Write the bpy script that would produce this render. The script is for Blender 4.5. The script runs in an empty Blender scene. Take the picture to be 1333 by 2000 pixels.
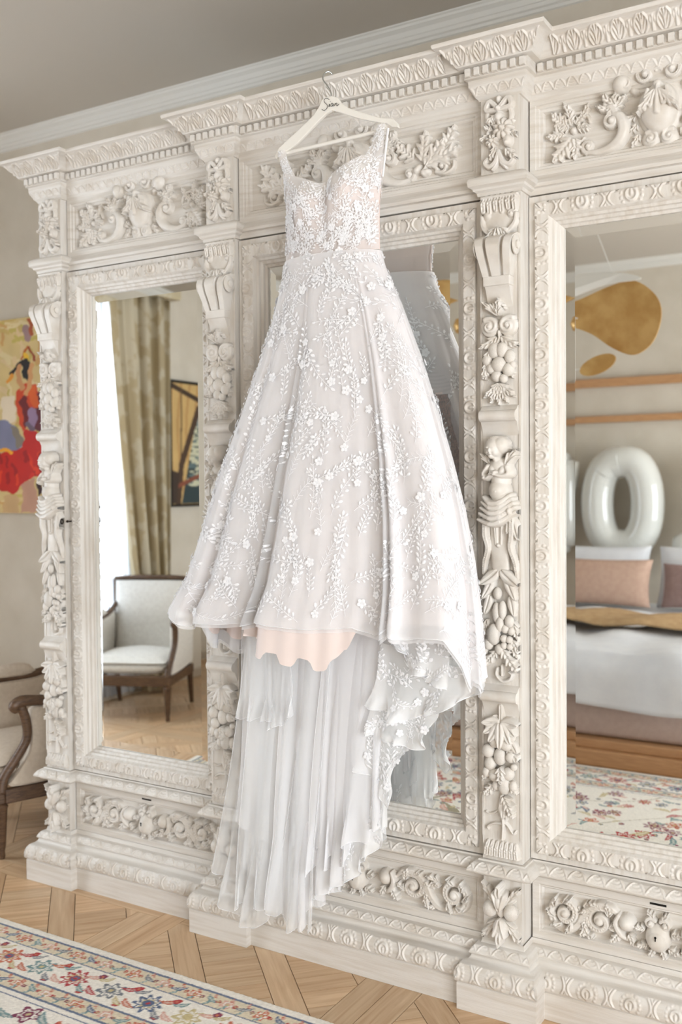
import bpy, bmesh, math, random
import numpy as np
from mathutils import Matrix, Vector
random.seed(7); RNG = np.random.default_rng(7)
SC = bpy.context.scene
COL = SC.collection
pi = math.pi

# ------------------------------------------------------------------ camera
F_PX = 1944.0
CAM = np.array([0.0, -2.76, 1.519])
YAW, PITCH, ROLL = np.radians([30.905, -1.6066, -0.467])
_f = np.array([-np.sin(YAW)*np.cos(PITCH), np.cos(YAW)*np.cos(PITCH), np.sin(PITCH)])
_r0 = np.array([np.cos(YAW), np.sin(YAW), 0]); _u0 = np.cross(_r0, _f)
_r = np.cos(ROLL)*_r0 + np.sin(ROLL)*_u0
_u = -np.sin(ROLL)*_r0 + np.cos(ROLL)*_u0
cam = bpy.data.cameras.new('camera'); camo = bpy.data.objects.new('camera', cam); COL.objects.link(camo)
camo.matrix_world = Matrix([[_r[0], _u[0], -_f[0], CAM[0]], [_r[1], _u[1], -_f[1], CAM[1]], [_r[2], _u[2], -_f[2], CAM[2]], [0, 0, 0, 1]])
cam.sensor_fit = 'VERTICAL'; cam.sensor_height = 36.0; cam.lens = F_PX/2000*36.0
cam.clip_start = 0.05
cam.dof.use_dof = True; cam.dof.focus_distance = 2.85; cam.dof.aperture_fstop = 2.5
SC.camera = camo

def at(px, py, y):
    """point of the place seen at a photo position, at its own depth y"""
    d = _f + _r*(px-666.5)/F_PX - _u*(py-1000)/F_PX
    t = (y-CAM[1])/d[1]
    return CAM + t*d

# ------------------------------------------------------------------ world, light, exposure
w = bpy.data.worlds.new('sky'); SC.world = w; w.use_nodes = True
w.node_tree.nodes['Background'].inputs[0].default_value = (.80, .90, 1.0, 1)
w.node_tree.nodes['Background'].inputs[1].default_value = 1.0
vs = SC.view_settings
vs.view_transform = 'Standard'; vs.look = 'None'; vs.gamma = 1.0; vs.use_curve_mapping = False
vs.exposure = 0.10
def area(name, loc, rot, sx, sy, power, col):
    l = bpy.data.lights.new(name, 'AREA'); l.shape = 'RECTANGLE'; l.size = sx; l.size_y = sy
    l.energy = power; l.color = col
    o = bpy.data.objects.new(name, l); COL.objects.link(o); o.location = loc; o.rotation_euler = rot
    return o
# daylight entering by the windows of the room (one on the left wall, two on the right wall)
area('daylight_a', (-5.34, -1.75, 1.53), (0, -pi/2, 0), 2.6, 1.65, 135, (.84, .92, 1.0))
area('daylight_b', (2.74, -2.5, 1.38), (0, pi/2, 0), 2.3, 1.6, 195, (.90, .95, 1.0))
area('daylight_c', (2.74, -4.6, 1.38), (0, pi/2, 0), 2.3, 1.6, 195, (.90, .95, 1.0))

# ------------------------------------------------------------------ helpers
def tag(o, label=None, cat=None, group=None, kind=None):
    if label: o['label'] = label
    if cat: o['category'] = cat
    if group: o['group'] = group
    if kind: o['kind'] = kind
    return o
def setparent(o, p, world=True):
    if p is None: return
    o.parent = p
    if world:
        m = Matrix.Identity(4); q = p
        chain = []
        while q: chain.append(q); q = q.parent
        for q in reversed(chain):
            m = m @ q.matrix_parent_inverse @ q.matrix_basis
        o.matrix_parent_inverse = m.inverted()
def empty(name, loc, rz=0):
    o = bpy.data.objects.new(name, None); COL.objects.link(o); o.location = loc; o.rotation_euler = (0, 0, rz)
    o.empty_display_size = .05
    return o
def mk(name, V, F, mat, parent=None, smooth=False, loc=None, world=True, autos=None):
    me = bpy.data.meshes.new(name)
    V = np.asarray(V, dtype=float)
    me.from_pydata(V.tolist() if len(V) < 20000 else V, [], F if not isinstance(F, np.ndarray) else F.tolist())
    if mat is not None: me.materials.append(mat)
    if smooth:
        me.polygons.foreach_set('use_smooth', np.ones(len(me.polygons), bool))
    me.update()
    o = bpy.data.objects.new(name, me); COL.objects.link(o)
    if loc is not None: o.location = loc
    if autos is not None: me.set_sharp_from_angle(angle=math.radians(autos))
    setparent(o, parent, world)
    return o
def inst(o, parent, loc=None, world=True, name=None):
    c = bpy.data.objects.new(name or o.name.split('.')[0], o.data); COL.objects.link(c)
    c.matrix_basis = o.matrix_basis
    if loc is not None: c.location = loc
    setparent(c, parent, world)
    return c
class MB:
    def __init__(s): s.v = []; s.f = []
    def add(s, V, F):
        n = len(s.v); s.v += [tuple(map(float, p)) for p in V]; s.f += [tuple(int(i)+n for i in q) for q in F]; return s
    def box(s, x0, x1, y0, y1, z0, z1):
        V = [(x, y, z) for z in (z0, z1) for y in (y0, y1) for x in (x0, x1)]
        return s.add(V, [(0, 2, 3, 1), (4, 5, 7, 6), (0, 1, 5, 4), (2, 6, 7, 3), (0, 4, 6, 2), (1, 3, 7, 5)])
    def bbox(s, x0, x1, y0, y1, z0, z1, b):
        """box with bevelled edges"""
        bm = bmesh.new(); bmesh.ops.create_cube(bm, size=1)
        for v in bm.verts:
            v.co = Vector(((x0+x1)/2+v.co.x*(x1-x0), (y0+y1)/2+v.co.y*(y1-y0), (z0+z1)/2+v.co.z*(z1-z0)))
        bmesh.ops.bevel(bm, geom=list(bm.edges), offset=b, segments=2, profile=.5, affect='EDGES')
        bm.verts.index_update()
        s.add([v.co for v in bm.verts], [[v.index for v in f.verts] for f in bm.faces]); bm.free(); return s
    def tube(s, P, R, n=10, cap=True, flat=1.0, up=None):
        P = np.asarray(P, float); m = len(P)
        R = np.full(m, R) if np.isscalar(R) else np.asarray(R, float)
        T = np.gradient(P, axis=0); T /= np.linalg.norm(T, axis=1)[:, None]+1e-12
        a = np.array(up if up is not None else ([0, 0, 1] if abs(T[0][2]) < .9 else [1, 0, 0]), float)
        V = []; 
        for i in range(m):
            b = a - T[i]*np.dot(a, T[i]); b /= np.linalg.norm(b)+1e-12; a = b
            c = np.cross(T[i], b)
            for k in range(n):
                t = 2*pi*k/n
                V.append(P[i]+R[i]*(np.cos(t)*c+np.sin(t)*b*flat))
        F = [(i*n+k, i*n+(k+1) % n, (i+1)*n+(k+1) % n, (i+1)*n+k) for i in range(m-1) for k in range(n)]
        if cap: F += [tuple(range(n))[::-1], tuple(range((m-1)*n, m*n))]
        return s.add(V, F)
    def lathe(s, prof, c=(0, 0, 0), n=16, ax=2):
        V = []; F = []
        for r, h in prof:
            for k in range(n):
                t = 2*pi*k/n; p = [r*math.cos(t), r*math.sin(t), h]
                if ax == 0: p = [p[2], p[0], p[1]]
                if ax == 1: p = [p[0], p[2], p[1]]
                V.append((p[0]+c[0], p[1]+c[1], p[2]+c[2]))
        m = len(prof)
        F = [(i*n+k, i*n+(k+1) % n, (i+1)*n+(k+1) % n, (i+1)*n+k) for i in range(m-1) for k in range(n)]
        F += [tuple(range(n))[::-1], tuple(range((m-1)*n, m*n))]
        return s.add(V, F)
    def prism(s, poly, y0, y1, ax='y'):
        """polygon of (a,b) extruded; ax y: (x,z) outline, ax x: (y,z) outline, ax z: (x,y) outline"""
        f = {'y': lambda a, b, d: (a, d, b), 'x': lambda a, b, d: (d, a, b), 'z': lambda a, b, d: (a, b, d)}[ax]
        n = len(poly)
        V = [f(a, b, y0) for a, b in poly]+[f(a, b, y1) for a, b in poly]
        F = [tuple(range(n)), tuple(range(n, 2*n))[::-1]]+[(i, i+n, (i+1) % n+n, (i+1) % n) for i in range(n)]
        return s.add(V, F)
    def sweep(s, path, prof, top=False):
        P = np.asarray(path, float); n = len(P)
        D = np.diff(P, axis=0); D /= np.linalg.norm(D, axis=1)[:, None]
        Nn = np.stack([D[:, 1], -D[:, 0]], 1)
        V = []
        for i in range(n):
            if i == 0: m = Nn[0]
            elif i == n-1: m = Nn[-1]
            else:
                m = Nn[i-1]+Nn[i]; m = m/np.dot(m, Nn[i])
            for o, z in prof: V.append((P[i][0]+m[0]*o, P[i][1]+m[1]*o, z))
        k = len(prof)
        F = [(i*k+j, (i+1)*k+j, (i+1)*k+j+1, i*k+j+1) for i in range(n-1) for j in range(k-1)]
        if top: F.append(tuple(i*k+k-1 for i in range(n)))
        return s.add(V, F)
    def ring(s, x0, x1, z0, z1, prof, y):
        """frame round a rectangle in the front plane; prof = (inset, forward height)"""
        V = []
        for d, h in prof: V += [(x0+d, y-h, z0+d), (x1-d, y-h, z0+d), (x1-d, y-h, z1-d), (x0+d, y-h, z1-d)]
        F = [(i*4+k, i*4+(k+1) % 4, (i+1)*4+(k+1) % 4, (i+1)*4+k) for i in range(len(prof)-1) for k in range(4)]
        return s.add(V, F)
    def ball(s, c, r, n=12, m=8):
        r = np.broadcast_to(np.asarray(r, float), 3)
        V = [(c[0], c[1], c[2]-r[2])]
        for i in range(1, m):
            a = -pi/2+pi*i/m
            for k in range(n):
                t = 2*pi*k/n
                V.append((c[0]+r[0]*math.cos(a)*math.cos(t), c[1]+r[1]*math.cos(a)*math.sin(t), c[2]+r[2]*math.sin(a)))
        V.append((c[0], c[1], c[2]+r[2])); e = len(V)-1
        F = [(0, 1+(k+1) % n, 1+k) for k in range(n)]
        F += [(1+i*n+k, 1+i*n+(k+1) % n, 1+(i+1)*n+(k+1) % n, 1+(i+1)*n+k) for i in range(m-2) for k in range(n)]
        F += [(e, 1+(m-2)*n+k, 1+(m-2)*n+(k+1) % n) for k in range(n)]
        return s.add(V, F)
    def go(s, name, mat, parent=None, smooth=False, loc=None, world=True, autos=None):
        return mk(name, s.v, s.f, mat, parent, smooth, loc, world, autos)
def grid_faces(nv, nu, keep=None, wrap=False):
    i, j = np.meshgrid(np.arange(nv-1), np.arange(nu if wrap else nu-1), indexing='ij')
    j2 = (j+1) % nu
    F = np.stack([i*nu+j, i*nu+j2, (i+1)*nu+j2, (i+1)*nu+j], -1)
    if keep is not None: F = F[keep]
    return F.reshape(-1, 4)
def smoothstep(a, b, x):
    t = np.clip((x-a)/(b-a), 0, 1); return t*t*(3-2*t)
def catmull(P, n=8):
    P = np.asarray(P, float); Q = np.vstack([2*P[0]-P[1], P, 2*P[-1]-P[-2]]); out = []
    for i in range(1, len(Q)-2):
        for k in range(n):
            t = k/n; a, b, c, d = Q[i-1], Q[i], Q[i+1], Q[i+2]
            out.append(.5*((2*b)+(-a+c)*t+(2*a-5*b+4*c-d)*t*t+(-a+3*b-3*c+d)*t**3))
    out.append(P[-1]); return np.array(out)

# ------------------------------------------------------------------ materials
def lin(c):
    c = np.asarray(c, float)/255.0
    return tuple(np.where(c <= .04045, c/12.92, ((c+.055)/1.055)**2.4))+(1.0,)
def M(name, base, base2=None, rough=.6, scale=6, stretch=(1, 1, 1), bump=0, bscale=40, metal=0, detail=6, spec=.5, lo=.35, hi=.65, sheen=0, transl=0, uv=False, wave=0):
    m = bpy.data.materials.new(name); m.use_nodes = True; nt = m.node_tree; N = nt.nodes; L = nt.links
    b = N['Principled BSDF']; b.inputs['Roughness'].default_value = rough; b.inputs['Metallic'].default_value = metal
    b.inputs['Specular IOR Level'].default_value = spec
    if sheen: b.inputs['Sheen Weight'].default_value = sheen
    b.inputs['Base Color'].default_value = lin(base)
    tc = N.new('ShaderNodeTexCoord'); mp = N.new('ShaderNodeMapping'); mp.inputs['Scale'].default_value = stretch
    L.new(tc.outputs['UV' if uv else 'Object'], mp.inputs[0])
    if base2 is not None:
        n = N.new('ShaderNodeTexNoise'); n.inputs['Scale'].default_value = scale; n.inputs['Detail'].default_value = detail
        L.new(mp.outputs[0], n.inputs['Vector'])
        r = N.new('ShaderNodeValToRGB'); r.color_ramp.elements[0].position = lo; r.color_ramp.elements[1].position = hi
        r.color_ramp.elements[0].color = lin(base); r.color_ramp.elements[1].color = lin(base2)
        L.new(n.outputs[0], r.inputs[0]); L.new(r.outputs[0], b.inputs['Base Color'])
    if bump:
        n2 = N.new('ShaderNodeTexNoise'); n2.inputs['Scale'].default_value = bscale; n2.inputs['Detail'].default_value = 4
        L.new(mp.outputs[0], n2.inputs['Vector'])
        bp = N.new('ShaderNodeBump'); bp.inputs['Strength'].default_value = bump; bp.inputs['Distance'].default_value = .01
        L.new(n2.outputs[0], bp.inputs['Height']); L.new(bp.outputs[0], b.inputs['Normal'])
    if transl:
        t = N.new('ShaderNodeBsdfTranslucent'); t.inputs[0].default_value = lin(base)
        mx = N.new('ShaderNodeMixShader'); mx.inputs[0].default_value = transl
        L.new(b.outputs[0], mx.inputs[1]); L.new(t.outputs[0], mx.inputs[2]); L.new(mx.outputs[0], N['Material Output'].inputs[0])
    return m
def tulle(name, col, opacity, through=.28):
    m = bpy.data.materials.new(name); m.use_nodes = True; nt = m.node_tree; N = nt.nodes; L = nt.links
    N.remove(N['Principled BSDF'])
    d = N.new('ShaderNodeBsdfDiffuse'); d.inputs[0].default_value = lin(col)
    t = N.new('ShaderNodeBsdfTranslucent'); t.inputs[0].default_value = lin(col)
    a = N.new('ShaderNodeMixShader'); a.inputs[0].default_value = through; L.new(d.outputs[0], a.inputs[1]); L.new(t.outputs[0], a.inputs[2])
    tr = N.new('ShaderNodeBsdfTransparent'); x = N.new('ShaderNodeMixShader')
    # a fine net covers more of the view where it is seen edge on
    lw = N.new('ShaderNodeLayerWeight'); lw.inputs[0].default_value = .35
    mr = N.new('ShaderNodeMapRange'); mr.inputs[3].default_value = opacity; mr.inputs[4].default_value = min(1, opacity*1.9+.1)
    L.new(lw.outputs['Facing'], mr.inputs[0]); L.new(mr.outputs[0], x.inputs[0])
    L.new(tr.outputs[0], x.inputs[1]); L.new(a.outputs[0], x.inputs[2]); L.new(x.outputs[0], N['Material Output'].inputs[0])
    return m
def M_attr(name, rough=.7, bump=0, bscale=300, wood=False):
    m = bpy.data.materials.new(name); m.use_nodes = True; nt = m.node_tree; N = nt.nodes; L = nt.links
    b = N['Principled BSDF']; b.inputs['Roughness'].default_value = rough
    at_ = N.new('ShaderNodeAttribute'); at_.attribute_name = 'Col'
    L.new(at_.outputs['Color'], b.inputs['Base Color'])
    if bump:
        tc = N.new('ShaderNodeTexCoord'); n2 = N.new('ShaderNodeTexNoise'); n2.inputs['Scale'].default_value = bscale
        L.new(tc.outputs['Object'], n2.inputs['Vector'])
        bp = N.new('ShaderNodeBump'); bp.inputs['Strength'].default_value = bump; bp.inputs['Distance'].default_value = .004
        L.new(n2.outputs[0], bp.inputs['Height']); L.new(bp.outputs[0], b.inputs['Normal'])
    return m
PAINT = M('whitewashed_wood', (219, 214, 207), (201, 192, 180), rough=.5, scale=5, stretch=(14, 14, 1.2), bump=.10, bscale=14, lo=.42, hi=.78)
PAINTH = M('whitewashed_wood_across', (219, 214, 207), (201, 192, 180), rough=.5, scale=5, stretch=(1, 3, 16), bump=.12, bscale=20, lo=.42, hi=.78)
CARVE = M('whitewashed_carving', (222, 217, 210), (204, 195, 183), rough=.48, scale=14, bump=.06, bscale=80, lo=.4, hi=.75)
DARKGAP = M('dark_carcass_wood', (70, 60, 50), rough=.8)
MIRROR = bpy.data.materials.new('silvered_glass'); MIRROR.use_nodes = True
_b = MIRROR.node_tree.nodes['Principled BSDF']; _b.inputs['Metallic'].default_value = 1; _b.inputs['Roughness'].default_value = .0
_b.inputs['Base Color'].default_value = (.92, .935, .92, 1)
BLACK = M('black_iron', (22, 20, 18), rough=.5, metal=.3)
IRON = M('dark_bronze', (52, 42, 34), rough=.45, metal=.8)
CHROME = M('bright_steel', (200, 205, 205), rough=.12, metal=1)
WALLP = M('damask_wallpaper', (217, 209, 195), (205, 196, 180), rough=.85, scale=5, bump=.1, bscale=90, lo=.3, hi=.75, detail=10)
CEIL = M('ceiling_paint', (196, 189, 178), rough=.9)
MOULD = M('cornice_paint', (222, 220, 214), rough=.7)
OAK = (196, 152, 106)

# ------------------------------------------------------------------ relief carving engine
class HF:
    """carved relief: heights over a small flat patch, built up from leaves, scrolls, fruits"""
    def __init__(s, u0, u1, v0, v1, res=.0018):
        s.u0, s.v0, s.res = u0, v0, res
        s.nu = int(round((u1-u0)/res))+1; s.nv = int(round((v1-v0)/res))+1
        s.u = u0+np.arange(s.nu)*res; s.v = v0+np.arange(s.nv)*res
        s.H = np.zeros((s.nv, s.nu))
    def win(s, a, b, c, d):
        i0 = max(0, int((c-s.v0)/s.res)); i1 = min(s.nv, int((d-s.v0)/s.res)+2)
        j0 = max(0, int((a-s.u0)/s.res)); j1 = min(s.nu, int((b-s.u0)/s.res)+2)
        if i1 <= i0 or j1 <= j0: return None
        U, V = np.meshgrid(s.u[j0:j1], s.v[i0:i1]); return (slice(i0, i1), slice(j0, j1)), U, V
    def put(s, W, h): s.H[W] = np.maximum(s.H[W], h)
    def ell(s, x, y, a, b=None, ang=0, h=.02, base=0, p=.5, dim=0):
        b = a if b is None else b; m = max(a, b)
        q = s.win(x-m, x+m, y-m, y+m)
        if q is None: return
        W, U, V = q; c, n = math.cos(ang), math.sin(ang)
        X = (U-x)*c+(V-y)*n; Y = -(U-x)*n+(V-y)*c
        d = (X/a)**2+(Y/b)**2
        val = np.where(d < 1, base+h*np.clip(1-d, 0, 1)**p, 0)
        if dim: val = np.where(d < 1, val+dim*np.cos(X*2*pi/.006)*np.cos(Y*2*pi/.006), val)
        s.put(W, val)
    def stroke(s, P, w, h, base=0, groove=0, p=.5):
        P = np.asarray(P, float); n = len(P)
        w = np.full(n, w) if np.isscalar(w) else np.interp(np.linspace(0, 1, n), np.linspace(0, 1, len(w)), w)
        h = np.full(n, h) if np.isscalar(h) else np.interp(np.linspace(0, 1, n), np.linspace(0, 1, len(h)), h)
        for i in range(n-1):
            A, B = P[i], P[i+1]; m = max(w[i], w[i+1])
            q = s.win(min(A[0], B[0])-m, max(A[0], B[0])+m, min(A[1], B[1])-m, max(A[1], B[1])+m)
            if q is None: continue
            W, U, V = q; d = B-A; L2 = d@d+1e-12
            t = np.clip(((U-A[0])*d[0]+(V-A[1])*d[1])/L2, 0, 1)
            r = np.hypot(U-A[0]-t*d[0], V-A[1]-t*d[1]); ww = w[i]+(w[i+1]-w[i])*t; hh = h[i]+(h[i+1]-h[i])*t
            k = np.clip(1-(r/ww)**2, 0, 1)
            val = base+hh*k**p
            if groove: val = val-groove*hh*np.exp(-(r/(.35*ww))**2)
            s.put(W, np.where(r < ww, val, 0))
    def spiral(s, x, y, R, turns=1.6, a0=0, dr=1, w=.007, h=.016, eye=True, base=0, groove=.25):
        t = np.linspace(0, 1, int(22*turns)); r = R*(1-.86*t**.9); a = a0+dr*2*pi*turns*t
        P = np.stack([x+r*np.cos(a), y+r*np.sin(a)], 1)
        s.stroke(P, [w, w*.55], [h*.8, h*1.1], base, groove)
        if eye: s.ell(x, y, w*1.0, None, 0, h*.7, base+h*.45)
        return P
    def leaf(s, x, y, ang, L, Wd, h=.014, lobes=3, curl=0, base=0, lift=.5, vein=.22, depth=.26):
        m = L*1.1+Wd
        q = s.win(x-m, x+m, y-m, y+m)
        if q is None: return
        W, U, V = q; c, n = math.cos(ang), math.sin(ang)
        X = ((U-x)*c+(V-y)*n)/L; Y = -(U-x)*n+(V-y)*c
        Y = Y-curl*L*X*X
        sX = np.clip(X, 1e-4, 1)
        wd = Wd*np.clip(np.sin(pi*sX**.75), 0, 1)**.75
        if lobes: wd = wd*(1-depth+depth*np.cos(2*pi*(lobes*sX-.8*np.abs(Y)/Wd)))
        tt = np.abs(Y)/(wd+1e-6); ins = (X > 0) & (X < 1) & (tt < 1)
        k = np.clip(1-tt**2, 0, 1)**.35
        val = base+h*(.55+.45*k+lift*sX*sX)*(.55+.45*np.minimum(1, k*1.6))
        val = val-vein*h*np.exp(-(Y/(.1*Wd+.0008))**2)
        if lobes: val = val+.10*h*np.cos(2*pi*(lobes*2*sX-1.8*np.abs(Y)/Wd))
        s.put(W, np.where(ins, val, 0))
    def flower(s, x, y, r, n=8, h=.014, base=0, a0=0):
        for k in range(n):
            a = a0+2*pi*k/n
            s.ell(x+.58*r*math.cos(a), y+.58*r*math.sin(a), .46*r, .27*r, a, h, base)
        s.ell(x, y, .3*r, None, 0, h*.9, base+h*.5)
    def mirror(s): s.H = np.maximum(s.H, s.H[:, ::-1])
def relief(name, hf, origin, U, V, N, mat, parent, eps=.0005, slope=None, mask=None):
    U, V, N = (np.asarray(a, float) for a in (U, V, N))
    u, v = np.meshgrid(hf.u, hf.v); H = hf.H
    on = H > 1e-5
    if mask is not None: on = on & mask(u, v)
    keep = on[:-1, :-1] | on[1:, :-1] | on[:-1, 1:] | on[1:, 1:]
    if mask is not None:
        mm = mask(u, v); keep &= mm[:-1, :-1] & mm[1:, :-1] & mm[:-1, 1:] & mm[1:, 1:]
    Hh = np.where(H > 1e-5, H, -eps)
    if slope is not None: Hh = Hh+slope(v)
    P = u[..., None]*U+v[..., None]*V+Hh[..., None]*N
    F = grid_faces(hf.nv, hf.nu, keep)
    if np.dot(np.cross(U, V), N) < 0: F = F[:, ::-1]
    used = np.unique(F); re = np.full(hf.nv*hf.nu, -1); re[used] = np.arange(len(used))
    return mk(name, P.reshape(-1, 3)[used], re[F], mat, parent, True, loc=tuple(origin))
def palmette_band(L, wd, period, style=0, res=.0018, amp=.0045, phase=.5):
    """running pattern of concentric palmettes and leaves, carved along a strip"""
    n = max(1, round(L/period)); period = L/n
    hf = HF(0, L, 0, wd, res)
    u, v = np.meshgrid(hf.u, hf.v)
    x = ((u/period+phase) % 1.0-.5)*period; y = v/wd
    if style == 0:
        d = np.hypot(x*.95, (v-.42*wd)*.85); R = .26*period
        an = np.arctan2(x, v-.42*wd)
        rings = (.5+.5*np.cos(2*pi*d/(R/2.6)))*(d < R*1.02)*np.where(d > .62*R, .62+.38*np.cos(14*an), 1)
        stem = np.exp(-(x/(.03*period))**2)*(v < .42*wd)
        xs = np.abs(np.abs(x)-.40*period)
        c = .36*period+.10*period*np.sin(pi*y)
        sl = np.exp(-((np.abs(x)-c)/(.022*period))**2)+.8*np.exp(-((np.abs(x)-c-.07*period)/(.018*period))**2)
        fr = (.5+.5*np.cos(2*pi*(np.abs(x)/(.085*period)+1.6*y)))*(np.abs(x) > c+.015*period)*.55
        H = np.maximum(np.maximum(rings*(.6+.5*(d < R*.45)), stem), np.maximum(sl, fr))
        H *= smoothstep(0, .1, y)*smoothstep(1, .9, y)
    elif style == 1:      # scalloped small leaf moulding
        c = .5*period*(1-y**1.5)
        sl = np.exp(-((np.abs(x)-.5*period*np.sqrt(np.clip(1-y, 0, 1)))/(.06*period))**2)
        fr = (.5+.5*np.cos(2*pi*np.hypot(x, (v-1.0*wd))/(.2*period)))*.5*(np.abs(x) < .45*period*np.sqrt(np.clip(1-y, 0, 1)))
        H = np.maximum(sl, fr)*smoothstep(0, .08, y)*smoothstep(1, .92, y)
    else:                 # tall acanthus leaves of the cornice
        c = .30*period*np.sin(pi*np.clip(y, 0, 1)*.8+.35)
        edge = np.exp(-((np.abs(x)-c)/(.045*period))**2)
        rib = np.exp(-(x/(.03*period))**2)*.9
        fan = (.5+.5*np.cos(2*pi*(np.abs(x)/(.16*period)-2.2*y)))*(np.abs(x) < c)*.7
        dart = np.exp(-((np.abs(x)-.5*period)/(.05*period))**2)*(y < .8)*.9
        bud = np.exp(-(((np.abs(x)-.40*period)/(.07*period))**2+((y-.55)/.16)**2))
        H = np.maximum.reduce([edge, rib, fan, dart, bud])*smoothstep(0, .08, y)*smoothstep(1, .92, y)
    hf.H = H*amp
    return hf
X_, Y_, Z_ = (1, 0, 0), (0, 1, 0), (0, 0, 1); FR = (0, -1, 0)
# ================================================================== THE SETTING
XL, XR, YB, YF, ZC = -5.05, 2.45, .80, -5.45, 3.315
def structure(o, label): return tag(o, label, kind='structure')
structure(MB().box(XL-.3, XR+.3, YB, YB+.2, 0, ZC).go('wall_back', WALLP), 'beige damask papered wall behind the wardrobe')
structure(MB().box(XL-.3, XR+.3, YF-.2, YF, 0, ZC).go('wall_front', WALLP), 'beige papered wall behind the bed seen in the mirrors')
structure(MB().box(XL-.3, XR+.3, YF-.2, YB+.2, ZC, ZC+.1).go('ceiling', CEIL), 'plain pale ceiling')
def wall_with_openings(name, x0, x1, ops, label):
    mb = MB(); y = YF
    for a, b, z0, z1 in sorted(ops):
        mb.box(x0, x1, y, a, 0, ZC); mb.box(x0, x1, a, b, 0, z0); mb.box(x0, x1, a, b, z1, ZC); y = b
    mb.box(x0, x1, y, YB, 0, ZC)
    return structure(mb.go(name, WALLP), label)
WZ0, WZ1 = .22, 2.56
wall_with_openings('wall_left', XL-.28, XL, [(-2.6, -.95, WZ0, WZ1+.3)], 'beige papered side wall with the curtained window')
wall_with_openings('wall_right', XR, XR+.28, [(-3.3, -1.7, WZ0, WZ1), (-5.3, -3.8, WZ0, WZ1)], 'beige papered side wall with two tall windows')
# crown moulding round the room and baseboards
SKIRT = M('skirting_paint', (190, 178, 160), rough=.6)
cm = [(0, ZC-.075), (.008, ZC-.072), (.010, ZC-.062), (.018, ZC-.058), (.022, ZC-.046), (.026, ZC-.044), (.030, ZC-.026), (.042, ZC-.018), (.046, ZC-.016), (.048, ZC-.008), (.056, ZC-.004), (.058, ZC)]
bb = [(.014, 0), (.014, .055), (.010, .064), (.003, .069), (0, .07)]
for side, a, b in (('back', (XR, YB), (XL, YB)), ('left', (XL, YB), (XL, YF)), ('front', (XL, YF), (XR, YF)), ('right', (XR, YF), (XR, YB))):
    pa = [b, a]
    structure(MB().sweep(pa, cm).go('trim_'+{'back': '1', 'left': '2', 'front': '3', 'right': '4'}[side], MOULD, autos=30), 'stepped white crown moulding under the ceiling along the %s wall' % side)
    structure(MB().sweep(pa, bb).go('baseboard_'+side, SKIRT), 'low beige baseboard along the %s wall' % side)
# windows
GLASS = bpy.data.materials.new('window_glass'); GLASS.use_nodes = True
_n = GLASS.node_tree.nodes; _l = GLASS.node_tree.links
_t = _n.new('ShaderNodeBsdfTransparent'); _g = _n.new('ShaderNodeBsdfGlossy'); _g.inputs['Roughness'].default_value = .02
_m = _n.new('ShaderNodeMixShader'); _m.inputs[0].default_value = .05
_l.new(_t.outputs[0], _m.inputs[1]); _l.new(_g.outputs[0], _m.inputs[2]); _l.new(_m.outputs[0], _n['Material Output'].inputs[0])
FRAMEW = M('white_window_paint', (236, 236, 234), rough=.4)
def window(name, x, ya, yb, label, WZ1=WZ1):
    o = structure(MB().box(x-.03, x+.03, ya, ya+.06, WZ0, WZ1).box(x-.03, x+.03, yb-.06, yb, WZ0, WZ1).box(x-.03, x+.03, ya+.06, yb-.06, WZ0, WZ0+.07)
        .box(x-.03, x+.03, ya+.06, yb-.06, WZ1-.07, WZ1).go(name, FRAMEW), label)
    ym = (ya+yb)/2
    MB().box(x-.035, x+.035, ym-.045, ym+.045, WZ0+.07, WZ1-.07).go('meeting_stile', FRAMEW, o)
    for z in (1.05, 2.1):
        for p, q in ((ya+.06, ym-.045), (ym+.045, yb-.06)):
            MB().box(x-.015, x+.015, p, q, z-.015, z+.015).go('glazing_bar', FRAMEW, o)
    for p, q in ((ya+.06, ym-.045), (ym+.045, yb-.06)):
        for z0, z1 in ((WZ0+.07, 1.035), (1.065, 2.085), (2.115, WZ1-.07)):
            MB().box(x-.003, x+.003, p, q, z0, z1).go('pane', GLASS, o)
    return o
window('window_1', XL-.14, -2.6, -.95, 'tall white casement window behind the beige curtain', WZ1+.3)
window('window_2', XR+.14, -3.3, -1.7, 'tall white casement window in the right wall nearer the wardrobe')
window('window_3', XR+.14, -5.3, -3.8, 'tall white casement window in the right wall nearer the bed')

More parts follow.
